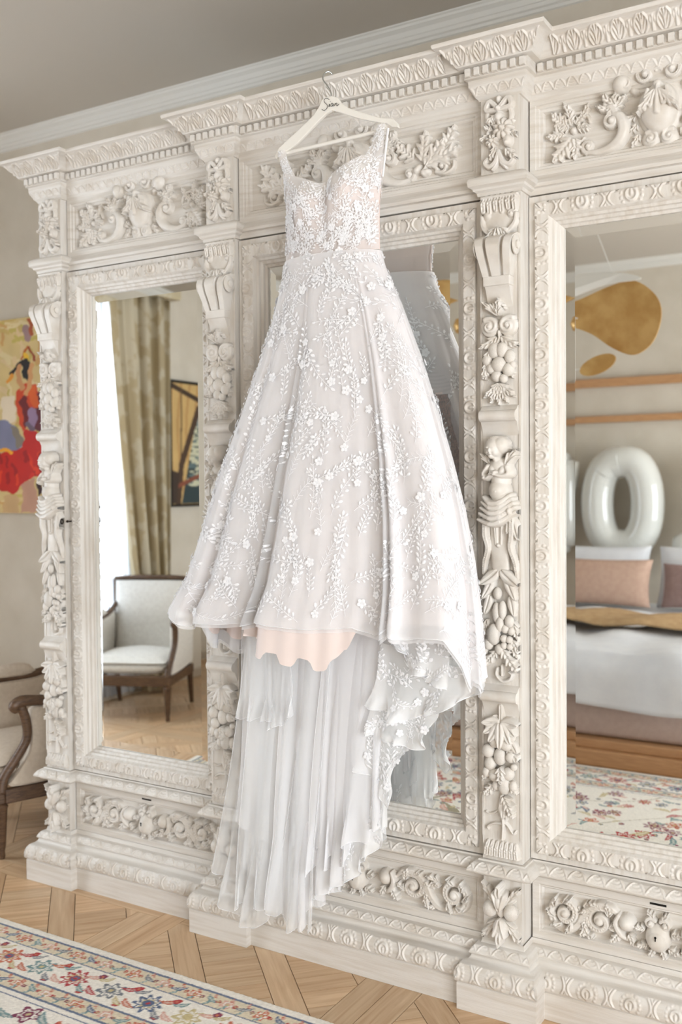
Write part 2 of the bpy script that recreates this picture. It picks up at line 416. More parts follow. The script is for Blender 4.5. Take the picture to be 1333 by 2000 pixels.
# ---- parquet floor: square panels with diagonal lattice, every board its own piece
OAKM = bpy.data.materials.new('oak_boards'); OAKM.use_nodes = True
def _oak():
    nt = OAKM.node_tree; N = nt.nodes; L = nt.links; b = N['Principled BSDF']; b.inputs['Roughness'].default_value = .42
    uv = N.new('ShaderNodeUVMap'); uv.uv_map = 'UVMap'
    mp = N.new('ShaderNodeMapping'); mp.inputs['Scale'].default_value = (3.5, 48, 1); L.new(uv.outputs[0], mp.inputs[0])
    n = N.new('ShaderNodeTexNoise'); n.inputs['Scale'].default_value = 1.0; n.inputs['Detail'].default_value = 8; n.inputs['Distortion'].default_value = .6
    L.new(mp.outputs[0], n.inputs['Vector'])
    r = N.new('ShaderNodeValToRGB'); e = r.color_ramp.elements
    e[0].position = .25; e[0].color = lin((184, 146, 108)); e[1].position = .75; e[1].color = lin((220, 190, 154))
    L.new(n.outputs[0], r.inputs[0])
    a = N.new('ShaderNodeAttribute'); a.attribute_name = 'Col'
    mx = N.new('ShaderNodeMix'); mx.data_type = 'RGBA'; mx.blend_type = 'MULTIPLY'; mx.inputs[0].default_value = 1
    L.new(r.outputs[0], mx.inputs[6]); L.new(a.outputs['Color'], mx.inputs[7]); L.new(mx.outputs[2], b.inputs['Base Color'])
    bp = N.new('ShaderNodeBump'); bp.inputs['Strength'].default_value = .15; bp.inputs['Distance'].default_value = .003
    L.new(n.outputs[0], bp.inputs['Height']); L.new(bp.outputs[0], b.inputs['Normal'])
_oak()
def clip(poly, x0, x1, y0, y1):
    for ax, lim, sg in ((0, x0, 1), (0, x1, -1), (1, y0, 1), (1, y1, -1)):
        out = []
        for i in range(len(poly)):
            a, b = poly[i], poly[(i+1) % len(poly)]; da, db = sg*(a[ax]-lim), sg*(b[ax]-lim)
            if da >= 0: out.append(a)
            if (da >= 0) != (db >= 0):
                t = da/(da-db); out.append((a[0]+t*(b[0]-a[0]), a[1]+t*(b[1]-a[1])))
        poly = out
        if len(poly) < 3: return []
    return poly
def board_polys(cx, cy, S=.94):
    """boards of one panel -> list of (polygon, grain angle)"""
    h = S/2; fw = .095; g = .0012; out = []
    i = h-fw
    for k in range(4):
        q = [(-h+g, -h+g), (h-fw-g, -h+g), (h-fw-g, -h+fw-g), (-h+g, -h+fw-g)]
        c, s = [(1, 0), (0, 1), (-1, 0), (0, -1)][k]
        out.append(([(x*c-y*s, x*s+y*c) for x, y in q], k*pi/2))
    r = math.sqrt(.5); sp = .266; bw = .088
    def rect(p0, p1, q0, q1, ang):
        pl = [(p*r-q*r, p*r+q*r) for p, q in ((p0+g, q0+g), (p1-g, q0+g), (p1-g, q1-g), (p0+g, q1-g))]
        pl = clip(pl, -i+g, i-g, -i+g, i-g)
        if len(pl) >= 3:
            A = abs(sum(pl[k][0]*pl[(k+1) % len(pl)][1]-pl[(k+1) % len(pl)][0]*pl[k][1] for k in range(len(pl))))/2
            if A > 4e-4: out.append((pl, ang))
    for a in range(-3, 4):
        pa = a*sp
        rect(pa-bw/2, pa+bw/2, -1.2, 1.2, 3*pi/4)
        for b in range(-3, 4):
            qb = b*sp
            rect(pa+bw/2, pa+sp-bw/2, qb-bw/2, qb+bw/2, pi/4)
            if (a+b) % 2: rect(pa+bw/2, pa+sp-bw/2, qb+bw/2, qb+sp-bw/2, pi/4)
            else:
                m = qb+sp/2
                rect(pa+bw/2, pa+sp-bw/2, qb+bw/2, m, pi/4); rect(pa+bw/2, pa+sp-bw/2, m, qb+sp-bw/2, pi/4)
    return [([(x+cx, y+cy) for x, y in pl], ang) for pl, ang in out]
floor = structure(MB().box(XL-.3, XR+.3, YF-.2, YB+.2, -.1, -.012).go('floor', M('dark_joint', (120, 88, 60), rough=.9)), 'light oak parquet floor laid in square panels')
def boards_mesh(name, polys, parent):
    V = []; Fc = []; UV = []; CC = []
    for pl, ang in polys:
        n = len(pl); o = len(V); c, s = math.cos(ang), math.sin(ang)
        tone = random.uniform(.88, 1.05); tint = random.uniform(-.03, .03); ou, ov = random.uniform(0, 40), random.uniform(0, 40)
        dz = random.uniform(-.0006, 0)
        V += [(x, y, dz) for x, y in pl]+[(x, y, -.013) for x, y in pl]
        fs = [tuple(range(o, o+n))]+[(o+k, o+n+k, o+n+(k+1) % n, o+(k+1) % n) for k in range(n)]
        for f in fs:
            Fc.append(f)
            for i in f:
                x, y, z = V[i]; UV.append((x*c+y*s+ou, -x*s+y*c+ov)); CC.append((tone+tint, tone, tone-tint, 1))
    o = mk(name, V, Fc, OAKM, parent)
    me = o.data; uvl = me.uv_layers.new(name='UVMap'); uvl.data.foreach_set('uv', np.array(UV).ravel())
    ca = me.color_attributes.new('Col', 'FLOAT_COLOR', 'CORNER'); ca.data.foreach_set('color', np.array(CC).ravel())
    return o
allp = []
S = .94
for a in range(-6, 4):
    for b in range(-6, 2):
        cx, cy = -1.87+a*S, -.50+b*S
        if cx < XL-.5 or cx > XR+.5 or cy < YF-.5 or cy > YB+.5: continue
        for pl, ang in board_polys(cx, cy):
            pl = clip(pl, XL, XR, YF, YB)
            if len(pl) >= 3: allp.append((pl, ang))
def _score(p):
    x = sum(q[0] for q in p[0])/len(p[0]); y = sum(q[1] for q in p[0])/len(p[0])
    s = math.hypot(x+1.9, (y+.3)*1.6)
    if y > .06 and x > -2.9: s += 20
    return s
allp.sort(key=_score)
for p in allp[:230]: boards_mesh('board', [p], floor)
tag(boards_mesh('boards', allp[230:], floor), kind='stuff')

# ---- rug
def leafshape(x, y, cx, cy, ang, L, Wd):
    c, s = math.cos(ang), math.sin(ang); X = ((x-cx)*c+(y-cy)*s)/L; Y = -(x-cx)*s+(y-cy)*c
    return (X > 0) & (X < 1) & (np.abs(Y) < Wd*np.sin(pi*np.clip(X, 0, 1)))
def make_rug():
    # p runs along the long edge, q inwards from the edge that faces the wardrobe
    x0, x1, y1, y0 = -3.25, .95, -.415, -2.42
    res = .0046
    nx = int((x1-x0)/res)+1; ny = int((y1-y0)/res)+1
    X, Y = np.meshgrid(np.linspace(x0, x1, nx), np.linspace(y0, y1, ny))
    C = np.empty(X.shape+(3,)); rgb = lambda *c: np.array(lin(c)[:3])
    cream, beige = rgb(236, 230, 219), rgb(219, 206, 180)
    red, rust, blue, teal, grey, gold, plum, pink = rgb(176, 62, 66), rgb(196, 112, 84), rgb(92, 106, 134), rgb(118, 146, 146), rgb(122, 126, 132), rgb(198, 182, 136), rgb(128, 60, 86), rgb(214, 168, 152)
    q = np.minimum.reduce([X-x0, x1-X, Y-y0, y1-Y])
    C[:] = cream
    C[(q > .045) & (q < .115)] = beige; C[(q > .265) & (q < .335)] = beige
    for e in (.045, .115, .265, .335, .36): C[np.abs(q-e) < .004] = blue*.9+.05
    rr = np.random.default_rng(3)
    def stamp(cx, cy, r, kind):
        j0 = max(0, int((cx-r-x0)/res)); j1 = min(nx, int((cx+r-x0)/res)+2); i0 = max(0, int((cy-r-y0)/res)); i1 = min(ny, int((cy+r-y0)/res)+2)
        if j1 <= j0 or i1 <= i0: return
        x = X[i0:i1, j0:j1]-cx; y = Y[i0:i1, j0:j1]-cy; c = C[i0:i1, j0:j1]
        d = np.hypot(x, y)/r; a = np.arctan2(y, x)
        if kind[0] == 'f':     # palmette flower with rings of petals
            k = kind[1]; col = kind[2]; col2 = kind[3]
            pet = .80+.20*np.cos(k*a)
            c[(d < pet)] = col; c[d < .70*pet] = cream; c[d < .60*pet] = col2; c[(d < .60*pet) & (np.cos(2*k*a) > .5)] = col*.6+cream*.4; c[d < .36] = col; c[d < .17] = gold
        elif kind[0] == 'l':   # curved leaf
            ang, col = kind[1], kind[2]
            X2 = x*math.cos(ang)+y*math.sin(ang); Y2 = -x*math.sin(ang)+y*math.cos(ang)-.35*r*(X2/r)**2
            m = (np.abs(Y2) < .30*r*np.clip(1-(X2/r)**2, 0, 1)); c[m] = col; c[m & (np.abs(Y2) < .10*r) & (np.abs(X2) < .6*r)] = cream*.5+col*.5
        else:
            c[d < 1] = kind[1]; c[d < .45] = kind[2]
    cols = [red, rust, blue, teal, grey, plum]
    def along(qc, step, fn):
        for (ax, ay, bx, by) in ((x0, y1, x1, y1), (x0, y0, x0, y1), (x0, y0, x1, y0), (x1, y0, x1, y1)):
            Ln = math.hypot(bx-ax, by-ay); n = max(2, int((Ln-2*qc)/step))
            ux, uy = (bx-ax)/Ln, (by-ay)/Ln; nxx, nyy = (0, -1) if (ay == y1 and by == y1) else ((0, 1) if ay == by else ((1, 0) if ax == x0 else (-1, 0)))
            for k in range(n):
                s = qc+(k+.5)*(Ln-2*qc)/n
                fn(k, ax+ux*s+nxx*qc, ay+uy*s+nyy*qc, math.atan2(uy, ux))
    def small(k, x, y, a):
        if k % 2: stamp(x, y, .026, ('f', 5, rust if k % 4 == 1 else pink, cream))
        else: stamp(x, y, .030, ('l', a+.5*(-1)**(k//2), [grey, teal, blue][k % 3]))
        stamp(x+.028*math.cos(a), y+.028*math.sin(a), .008, ('d', red if k % 3 else plum, gold))
        stamp(x-.02*math.sin(a), y-.02, .016, ('l', a+1.2, teal))
        stamp(x+.03*math.sin(a), y+.022, .015, ('l', a-1.0, rust))
    along(.08, .060, small); along(.30, .060, small)
    def big(k, x, y, a):
        if k % 2: stamp(x, y, .052, ('f', 9, [rust, blue, red][k % 3], gold)); stamp(x, y, .014, ('d', blue, red))
        else: stamp(x, y, .048, ('f', 7, [grey, teal, gold][k % 3], cream))
        for t in (-1, 1):
            stamp(x+.055*t*math.cos(a)-.035*math.sin(a)*t, y+.055*t*math.sin(a)+.035*math.cos(a)*t, .036, ('l', a+.5*t, [red, rust, pink][k % 3]))
            stamp(x+.055*t*math.cos(a)+.04*math.sin(a)*t, y+.055*t*math.sin(a)-.04*math.cos(a)*t, .03, ('l', a-.6*t, [gold, grey, teal][k % 3]))
            stamp(x+.068*math.cos(a), y+.05*t, .013, ('d', red if (k+t) % 3 else plum, rust))
    along(.19, .145, big)
    # field: scattered palmettes, leaves and thin vines
    q2 = .40
    for _ in range(900):
        x = rr.uniform(x0+q2, x1-q2); y = rr.uniform(y0+q2, y1-q2); t = rr.random()
        if t < .28: stamp(x, y, rr.uniform(.026, .055), ('f', int(rr.integers(5, 10)), cols[rr.integers(0, 6)], [gold, pink, cream][rr.integers(0, 3)]))
        elif t < .8: stamp(x, y, rr.uniform(.025, .05), ('l', rr.uniform(0, 6.3), [cols[rr.integers(0, 6)], gold, teal, pink][rr.integers(0, 4)]))
        else: stamp(x, y, rr.uniform(.008, .014), ('d', cols[rr.integers(0, 6)], gold))
    fld = q > .37
    vine = fld & (np.abs(np.sin(X*9+1.5*np.sin(Y*7))-np.sin(Y*11+1.3*np.sin(X*6))) < .045) & (np.abs(C-cream).sum(-1) < .02)
    C[vine] = grey*.5+gold*.5
    C *= (1+.05*rr.standard_normal(X.shape))[..., None]; C = np.clip(C, 0, 1)
    edge = smoothstep(0, .012, q)
    Z = .002+.011*edge+.0007*rr.standard_normal(X.shape)*edge
    P = np.stack([X, Y, Z], -1).reshape(-1, 3)
    o = mk('rug', P, grid_faces(ny, nx), M_attr('woven_wool', rough=.95, bump=.35, bscale=450), smooth=True)
    ca = o.data.color_attributes.new('Col', 'FLOAT_COLOR', 'POINT')
    ca.data.foreach_set('color', np.concatenate([C.reshape(-1, 3), np.ones((nx*ny, 1))], 1).ravel())
    tag(o, 'cream oriental rug with red and blue floral borders on the parquet', 'rug')
make_rug()
# ================================================================== THE WARDROBE
PILX = [-2.895, -2.053, -1.061, -.219]; HW = .062
PILY = [-.06, -.10, -.10, -.06]
BAYY = [-.03, -.075, -.03]
BAYS = [(PILX[i]+HW, PILX[i+1]-HW) for i in range(3)]
ward = empty('wardrobe', ((PILX[0]+PILX[3])/2, .2, 0))
tag(ward, 'carved whitewashed three-door wardrobe with mirrored doors, drawers and fruit-hung pilasters', 'wardrobe')
def path(dx=0.0, bay=None, pil=None):
    bay = bay or BAYY; pil = pil or PILY
    P = [(PILX[0]-HW-dx, .66)]
    for i in range(4):
        P += [(PILX[i]-HW-dx, pil[i]), (PILX[i]+HW+dx, pil[i])]
        if i < 3: P += [(PILX[i]+HW+dx, bay[i]), (PILX[i+1]-HW-dx, bay[i])]
    P.append((PILX[3]+HW+dx, .66)); return P
MB().box(PILX[0]-HW+.002, PILX[3]+HW-.002, .03, .66, 0.0, 2.70).go('carcass', PAINT, ward)
def bulged(a, b, bulge, n=6):
    L = math.hypot(b[0]-a[0], b[1]-a[1]); t = np.linspace(0, 1, n); nx, nz = (b[1]-a[1])/L, -(b[0]-a[0])/L
    return [(a[0]+(b[0]-a[0])*s+nx*bulge*4*s*(1-s), a[1]+(b[1]-a[1])*s+nz*bulge*4*s*(1-s)) for s in t]
T_A, T_B, T_H = (.062, .084), (.050, .135), .007
S_A, S_B, S_H = (.031, .162), (.016, .1835), .002
W_A, W_B, W_H = (.037, .402), (.016, .426), .003
C_A, C_B, C_H = (.051, 2.690), (.090, 2.7335), -.004
# ---- plinth with torus and cove
plinth = MB().sweep(path(), [(.058, 0), (.058, .077), (.055, .080)]+bulged(T_A, T_B, T_H, 8)+[(.044, .137), (.034, .141), (.026, .150), (.024, .157), (.030, .159)]+bulged(S_A, S_B, S_H)+[(.004, .186), (0, .2)]).go('plinth', PAINTH, ward, autos=35)
ledge = MB().sweep(path(), [(-.03, .380), (0, .386), (.016, .388), (.020, .392), (.035, .398)]+bulged(W_A, W_B, W_H)+[(.010, .428), (.008, .432), (-.03, .433)]).go('waist_moulding', PAINTH, ward, autos=35)
arch = MB().sweep(path(), [(-.03, 2.332), (.004, 2.332), (.006, 2.336), (.006, 2.350), (.014, 2.353), (.016, 2.362), (.010, 2.372), (.003, 2.380), (0, 2.386), (-.012, 2.387)]).go('architrave', PAINTH, ward, autos=35)
CORN = [(-.012, 2.598), (0, 2.600), (.003, 2.606), (.010, 2.612), (.012, 2.622), (.020, 2.632), (.023, 2.636), (.024, 2.654), (.032, 2.657), (.032, 2.686), (.049, 2.688)]+bulged(C_A, C_B, C_H)+[(.100, 2.735), (.102, 2.740), (.102, 2.746)]
corn = MB().sweep(path(), CORN, top=True).go('cornice', PAINTH, ward, autos=35)
# dentils and leaf bands on every front run of the cornice
dent = None
def runs(off, bay=None, pil=None):
    R = []
    for i in range(4):
        R.append((PILX[i]-HW-off, PILX[i]+HW+off, (pil or PILY)[i]-off))
        if i < 3: R.append((PILX[i]+HW+off, PILX[i+1]-HW-off, (bay or BAYY)[i]-off))
    return R
for a, b, y in runs(.032):
    n = max(2, int(round((b-a)/.0275)))
    for k in range(n):
        x = a+(k+.5)*(b-a)/n
        if dent is None: dent = MB().bbox(-.0078, .0078, -.0115, .002, .6625-.6625, .0225, .001).go('dentil', PAINTH, corn, loc=(x, y, 2.6605))
        else: inst(dent, corn, (x, y, 2.6605))
_cache = {}
def band(name, key, L, wd, period, style, amp, origin, U, V, N, parent, slope=None, mask=None, res=.0018):
    k = (key, round(L, 3))
    if k in _cache: return inst(_cache[k], parent, tuple(origin))
    o = relief(name, palmette_band(L, wd, period, style, res, amp), origin, U, V, N, CARVE, parent, slope=slope, mask=mask)
    _cache[k] = o; return o
def cyma_band(name, key, prof_a, prof_b, period, style, amp, parent, bulge=0.0):
    (oa, za), (ob, zb) = prof_a, prof_b
    wd = math.hypot(ob-oa, zb-za); V = (0, -(ob-oa)/wd, (zb-za)/wd); N = (0, -(zb-za)/wd, -(ob-oa)/wd)
    om = max(oa, ob)
    for i, (a, b, y) in enumerate(runs(0)):
        pilr = i % 2 == 0; e = om if pilr else -om
        x0, x1 = (a-e, b+e); L = x1-x0
        def mask(u, v, L=L, pilr=pilr):
            s = v/wd; m0 = (1-s)*(om-oa)+s*(om-ob) if pilr else (s*(om-ob)*0+(1-s)*0)
            return (u >= m0) & (u <= L-m0)
        band(name, key+str(pilr)+str(round(y, 3)), L, wd, period, style, amp, (x0, y-oa, za), X_, V, N, parent, slope=(lambda v: bulge*4*(v/wd)*(1-v/wd)), mask=mask)
cyma_band('cornice_leaf_band', 'cl', C_A, C_B, .060, 2, .0070, corn, C_H)
cyma_band('cornice_bead_band', 'cb', (.010, 2.612), (.023, 2.636), .036, 1, .003, corn)
cyma_band('torus_leaf_band', 'tl', T_A, T_B, .125, 0, .0055, plinth, T_H)
cyma_band('sill_leaf_band', 'sl', S_A, S_B, .05, 1, .0036, plinth, S_H)
cyma_band('waist_leaf_band', 'wl', W_A, W_B, .055, 1, .0038, ledge, W_H)

# ---- frieze panels (between the pilasters, above the doors)
def cartouche(hf, k=1.0, dy=0.0):
    """central mask with volutes"""
    Q = lambda pts: [(a*k, b*k+dy) for a, b in pts]
    e = lambda x, y, a, b=None, ang=0, h=.02, base=0: hf.ell(x*k, y*k+dy, a*k, None if b is None else b*k, ang, h, base)
    e(0, .005, .050, .064, 0, .020); e(0, .004, .041, .055, 0, .036, .010)
    hf.stroke(catmull(Q([(-.020, .038), (-.024, .018), (-.014, .002), (-.010, .018), (-.015, .028)])), .0055, .012, .040, .3)
    hf.stroke(Q([(0, .046), (0, .010), (0, -.012)]), [.004, .007, .009], [.010, .014, .012], .040)
    e(0, .050, .009, None, 0, .012, .036)
    hf.leaf(.004*k, .036*k+dy, -.95, .062*k, .014, .012, 2, .1, .040)
    e(.029, .078, .022, None, 0, .012); hf.spiral(.029*k, .078*k+dy, .024*k, 1.5, pi*.9, -1, .0085, .030, base=.008)
    hf.stroke(catmull(Q([(.012, .098), (.05, .104), (.08, .090), (.092, .075)])), [.008, .012, .012, .009], .026, .004)
    e(.082, .070, .023, None, .3, .036, .006); hf.spiral(.074*k, .066*k+dy, .016*k, 1.3, 0, 1, .005, .012, base=.026)
    e(.056, .052, .014, .010, .6, .02)
    e(.020, -.060, .021, None, 0, .016); hf.spiral(.020*k, -.060*k+dy, .017*k, 1.2, 1, 1, .005, .010, base=.010)
    hf.leaf(.052*k, -.002*k+dy, -.3, .03, .014, .014, 2); hf.leaf(.05*k, -.022*k+dy, -.9, .03, .012, .014, 2)
    hf.leaf(.045*k, -.045*k+dy, -1.0, .04, .012, .012, 2)
def frieze_scrolls(w, oak=False):
    hf = HF(-w/2, w/2, -.086, .150, .0017)
    cartouche(hf, 1.2, .012)
    # big C-scroll sweeping down and out, as a broad band
    P = catmull([(.122, .022), (.106, .014), (.096, -.006), (.096, -.030), (.110, -.052), (.136, -.066), (.168, -.071), (.196, -.066)], 7)
    hf.stroke(P, [.010, .015, .018, .019, .018, .014, .011, .008], [.024, .030, .032, .030, .026, .022, .018, .014], groove=.12)
    hf.spiral(.128, .004, .021, 1.4, 1.9, -1, .0085, .030); hf.ell(.128, .004, .018, None, 0, .014)
    hf.stroke(catmull([(.118, .026), (.128, .052), (.112, .074), (.09, .08)]), [.012, .013, .011, .008], [.026, .026, .022, .014], groove=.2)
    for a in (2.2, 2.9, 3.7): hf.leaf(.120, .034, -a+pi+1.2, .046, .016, .020, 2, .2)
    hf.leaf(.115, .045, .5, .052, .017, .026, 2, .25)
    hf.leaf(.122, .038, -.05, .050, .015, .022, 2, .3)
    hf.spiral(.194, -.050, .018, 1.3, -1.2, 1, .0075, .020)
    if not oak:
        t = np.linspace(-2.4, 2.9, 26); rr = .046+.004*np.sin(3*t)
        hf.stroke(np.stack([.238+rr*np.cos(t), .006+rr*np.sin(t)], 1), [.004, .006, .007, .005], [.01, .014, .014, .01])
        hf.ell(.236, .002, .011, None, 0, .016)
        for i, a in enumerate((.2, 1.3, 2.2, 3.1)): hf.leaf(.238+.012*math.cos(a), .006+.012*math.sin(a), a, .036, .016, .012, 3, .25)
        hf.leaf(.238, -.020, -.85, .082, .036, .018, 3, 0, lift=.8)
        hf.leaf(.232, -.022, -1.75, .058, .022, .016, 3, .2)
        hf.leaf(.256, .020, .45, .056, .024, .014, 3, .3); hf.leaf(.262, -.004, -.2, .052, .020, .014, 3, .2); hf.leaf(.245, .036, 1.5, .046, .016, .018, 2, -.3); hf.leaf(.215, .03, 2.3, .045, .014, .012, 2, -.2)
        hf.stroke([(.215, -.050), (.228, -.044), (.222, -.034)], .005, .014)
    else:
        s = (w/2-.02)
        for (x, y, a, L, Wd) in ((.245, -.035, .75, .095, .036), (.255, -.03, .25, .11, .036), (.235, -.02, 1.35, .09, .034), (.205, -.005, 2.4, .07, .030), (.30, -.005, .95, .085, .034)):
            hf.leaf(x, y, a, L, Wd, .015, 3, .06, lift=.7, depth=.32)
        hf.stroke(catmull([(.205, -.055), (.24, -.045), (.265, -.012), (.30, .012)]), [.006, .005, .004], [.014, .016, .014])
        for x, y, a in ((.222, -.040, .9), (.248, -.054, .2)):
            hf.ell(x, y, .016, .010, a, .016, .006); hf.ell(x-.006*math.cos(a), y-.006*math.sin(a), .011, .0115, a, .018, .006, dim=.001)
        hf.spiral(.300, -.045, .022, 1.2, 2.5, 1, .0065, .018)
        hf.stroke(catmull([(.28, -.058), (.31, -.066), (.335, -.055), (.338, -.035)]), [.006, .007, .005], .014)
    hf.mirror()
    return hf
FZ0, FZ1 = 2.386, 2.600
fr_hf = {}
for i, (a, b) in enumerate(BAYS):
    y = BAYY[i]; prof = [(0, -.01), (0, 0), (.016, 0), (.018, -.004), (.025, -.005), (.028, -.011), (.035, -.012), (.040, -.020)]
    mb = MB().ring(a, b, FZ0, FZ1, prof, y).box(a+.036, b-.036, y+.020, y+.030, FZ0+.036, FZ1-.036)
    fp = mb.go('frieze_panel', PAINTH, ward, autos=30)
    cx = (a+b)/2
    oak = i == 1
    if oak not in fr_hf: fr_hf[oak] = relief('frieze_carving', frieze_scrolls(.76 if oak else .625, oak), (cx, y+.020, 2.497), X_, Z_, FR, CARVE, fp)
    else: inst(fr_hf[oak], fp, (cx, y+.020, 2.497))

# ---- doors
DZ0, DZ1 = .436, 2.326
DOORF = [-.04, -.081, -.04]; MIRY = [0.0, -.041, 0.0]
DPROF = [(.0, -.030), (0, 0), (.016, 0), (.018, -.003), (.020, .004), (.026, .009), (.057, .0045), (.061, -.002), (.064, -.009), (.071, -.012), (.073, -.020), (.081, -.023), (.083, -.032), (.090, -.035), (.0905, -.041)]
LOCKB = None
for i, (a, b) in enumerate(BAYS):
    a += .0015; b -= .0015; y = DOORF[i]
    d = MB().ring(a, b, DZ0, DZ1, DPROF, y).go('door', PAINT, ward, autos=28)
    wd = .040; e = .0185
    sl = lambda v: .0085-.13*np.maximum(v-.006, 0)
    Lv, Lh = DZ1-DZ0-2*e, b-a-2*e
    mv = lambda u, v, L=Lv: (u >= v) & (u <= L-v)
    mh = lambda u, v, L=Lh: (u >= v) & (u <= L-v)
    band('carved_band', 'dl', Lv, wd, .147, 0, .0064, (a+e, y, DZ0+e), Z_, X_, FR, d, sl, mv)
    band('carved_band', 'dr', Lv, wd, .147, 0, .0064, (b-e, y, DZ0+e), Z_, (-1, 0, 0), FR, d, sl, mv)
    band('carved_band', 'db', Lh, wd, .147, 0, .0064, (a+e, y, DZ0+e), X_, Z_, FR, d, sl, mh)
    band('carved_band', 'dt', Lh, wd, .147, 0, .0064, (a+e, y, DZ1-e), X_, (0, 0, -1), FR, d, sl, mh)
    ym = MIRY[i]; x0, x1, z0, z1 = a+.0895, b-.0895, DZ0+.0895, DZ1-.0895; bv = .030
    V = [(x0, ym+.0016, z0), (x1, ym+.0016, z0), (x1, ym+.0016, z1), (x0, ym+.0016, z1), (x0+bv, ym, z0+bv), (x1-bv, ym, z0+bv), (x1-bv, ym, z1-bv), (x0+bv, ym, z1-bv)]
    mk('mirror_glass', V, [(4, 5, 6, 7), (0, 1, 5, 4), (1, 2, 6, 5), (2, 3, 7, 6), (3, 0, 4, 7)], MIRROR, d)
    MB().box(x0-.004, x1+.004, ym+.003, ym+.012, z0-.004, z1+.004).go('mirror_backing', DARKGAP, d)

# ---- drawers
def drawer_carving(w):
    hf = HF(-w/2, w/2, -.064, .064, .0016); s = w/.60
    # cartouche with leaves
    hf.ell(0, -.012, .034, .040, 0, .030, .006); hf.ell(0, -.016, .024, .026, 0, .016, .026)
    hf.spiral(.020, .026, .015, 1.3, 2.6, -1, .006, .022, base=.006); hf.leaf(.012, .040, .9, .026, .010, .02, 2)
    hf.leaf(.028, -.035, -.5, .032, .013, .02, 2, .2); hf.leaf(.012, -.045, -1.2, .026, .011, .02, 2, .1)
    hf.leaf(.034, .004, .1, .030, .014, .02, 2)
    # ball wrapped in a leaf
    X = .078*s
    hf.ell(X, .012, .024, .025, 0, .034, .004); hf.stroke(catmull([(X+.022, .030), (X+.030, .004), (X+.014, -.026), (X-.012, -.040)]), [.006, .010, .010, .004], [.03, .034, .026, .012], groove=.15)
    hf.leaf(X+.018, -.016, -1.1, .044, .016, .022, 3, .2); hf.leaf(X-.004, -.018, -2.2, .034, .014, .018, 2, .2)
    hf.spiral(X+.026, -.038, .011, 1.1, 1, -1, .005, .018)
    # first acanthus scroll
    X = .150*s
    P = hf.spiral(X, .000, .040, 1.45, pi*.62, -1, .013, .028, groove=.3)
    for t in (.1, .9, 1.7, 2.6, -2.6): hf.leaf(X+.030*math.cos(t), .030*math.sin(t), t-.9, .038, .013, .020, 2, -.3)
    hf.stroke(catmull([(X-.058, .020), (X-.034, .040), (X, .044), (X+.030, .030)]), [.006, .012, .012, .008], [.014, .024, .024, .018], groove=.3)
    hf.stroke(catmull([(X+.012, .040), (X+.040, .016), (X+.060, -.022), (X+.085, -.044), (X+.112, -.046)]), [.008, .011, .012, .012, .010], .024, groove=.3)
    hf.leaf(X+.036, -.010, -1.35, .050, .015, .020, 3, .15); hf.leaf(X+.050, .010, .45, .045, .013, .016, 2, -.2)
    # outer scroll
    X = w/2-.062
    hf.spiral(X, .002, .050, 1.65, -pi*.55, 1, .014, .028, groove=.3)
    for t in (-2.2, -1.3, -.4, .5, 1.4): hf.leaf(X+.030*math.cos(t), .002+.030*math.sin(t), t+.8, .032, .011, .030, 1, .3)
    hf.leaf(X-.05, .030, 2.7, .045, .014, .016, 2, .2); hf.leaf(X-.046, -.038, -2.6, .04, .013, .018, 2, -.2)
    hf.mirror(); return hf
dr_o = {}
for i, (a, b) in enumerate(BAYS):
    y = BAYY[i]; a += .002; b -= .002; z0, z1 = .201, .381
    dd = MB().ring(a, b, z0, z1, [(0, -.02), (0, 0), (.020, 0), (.023, -.003), (.027, -.003), (.032, -.012)], y).box(a+.03, b-.03, y+.012, y+.022, z0+.03, z1-.03).go('drawer', PAINTH, ward, autos=30)
    cx = (a+b)/2; L = round(b-a, 3)
    if L not in dr_o: dr_o[L] = relief('drawer_carving', drawer_carving((b-a)-.075), (cx, y+.012, .291), X_, Z_, FR, CARVE, dd)
    else: inst(dr_o[L], dd, (cx, y+.012, .291))
    yk = y+.012-.046
    MB().lathe([(.0032, -.001), (.0032, .0006)], (cx, yk+.0012, .292), 10, 1).box(cx-.0014, cx+.0014, yk, yk+.002, .282, .292).go('keyhole', BLACK, dd)
    MB().box(cx-.022, cx+.022, y-.0012, y+.001, .368, .3735).go('lock_slot', BLACK, dd)

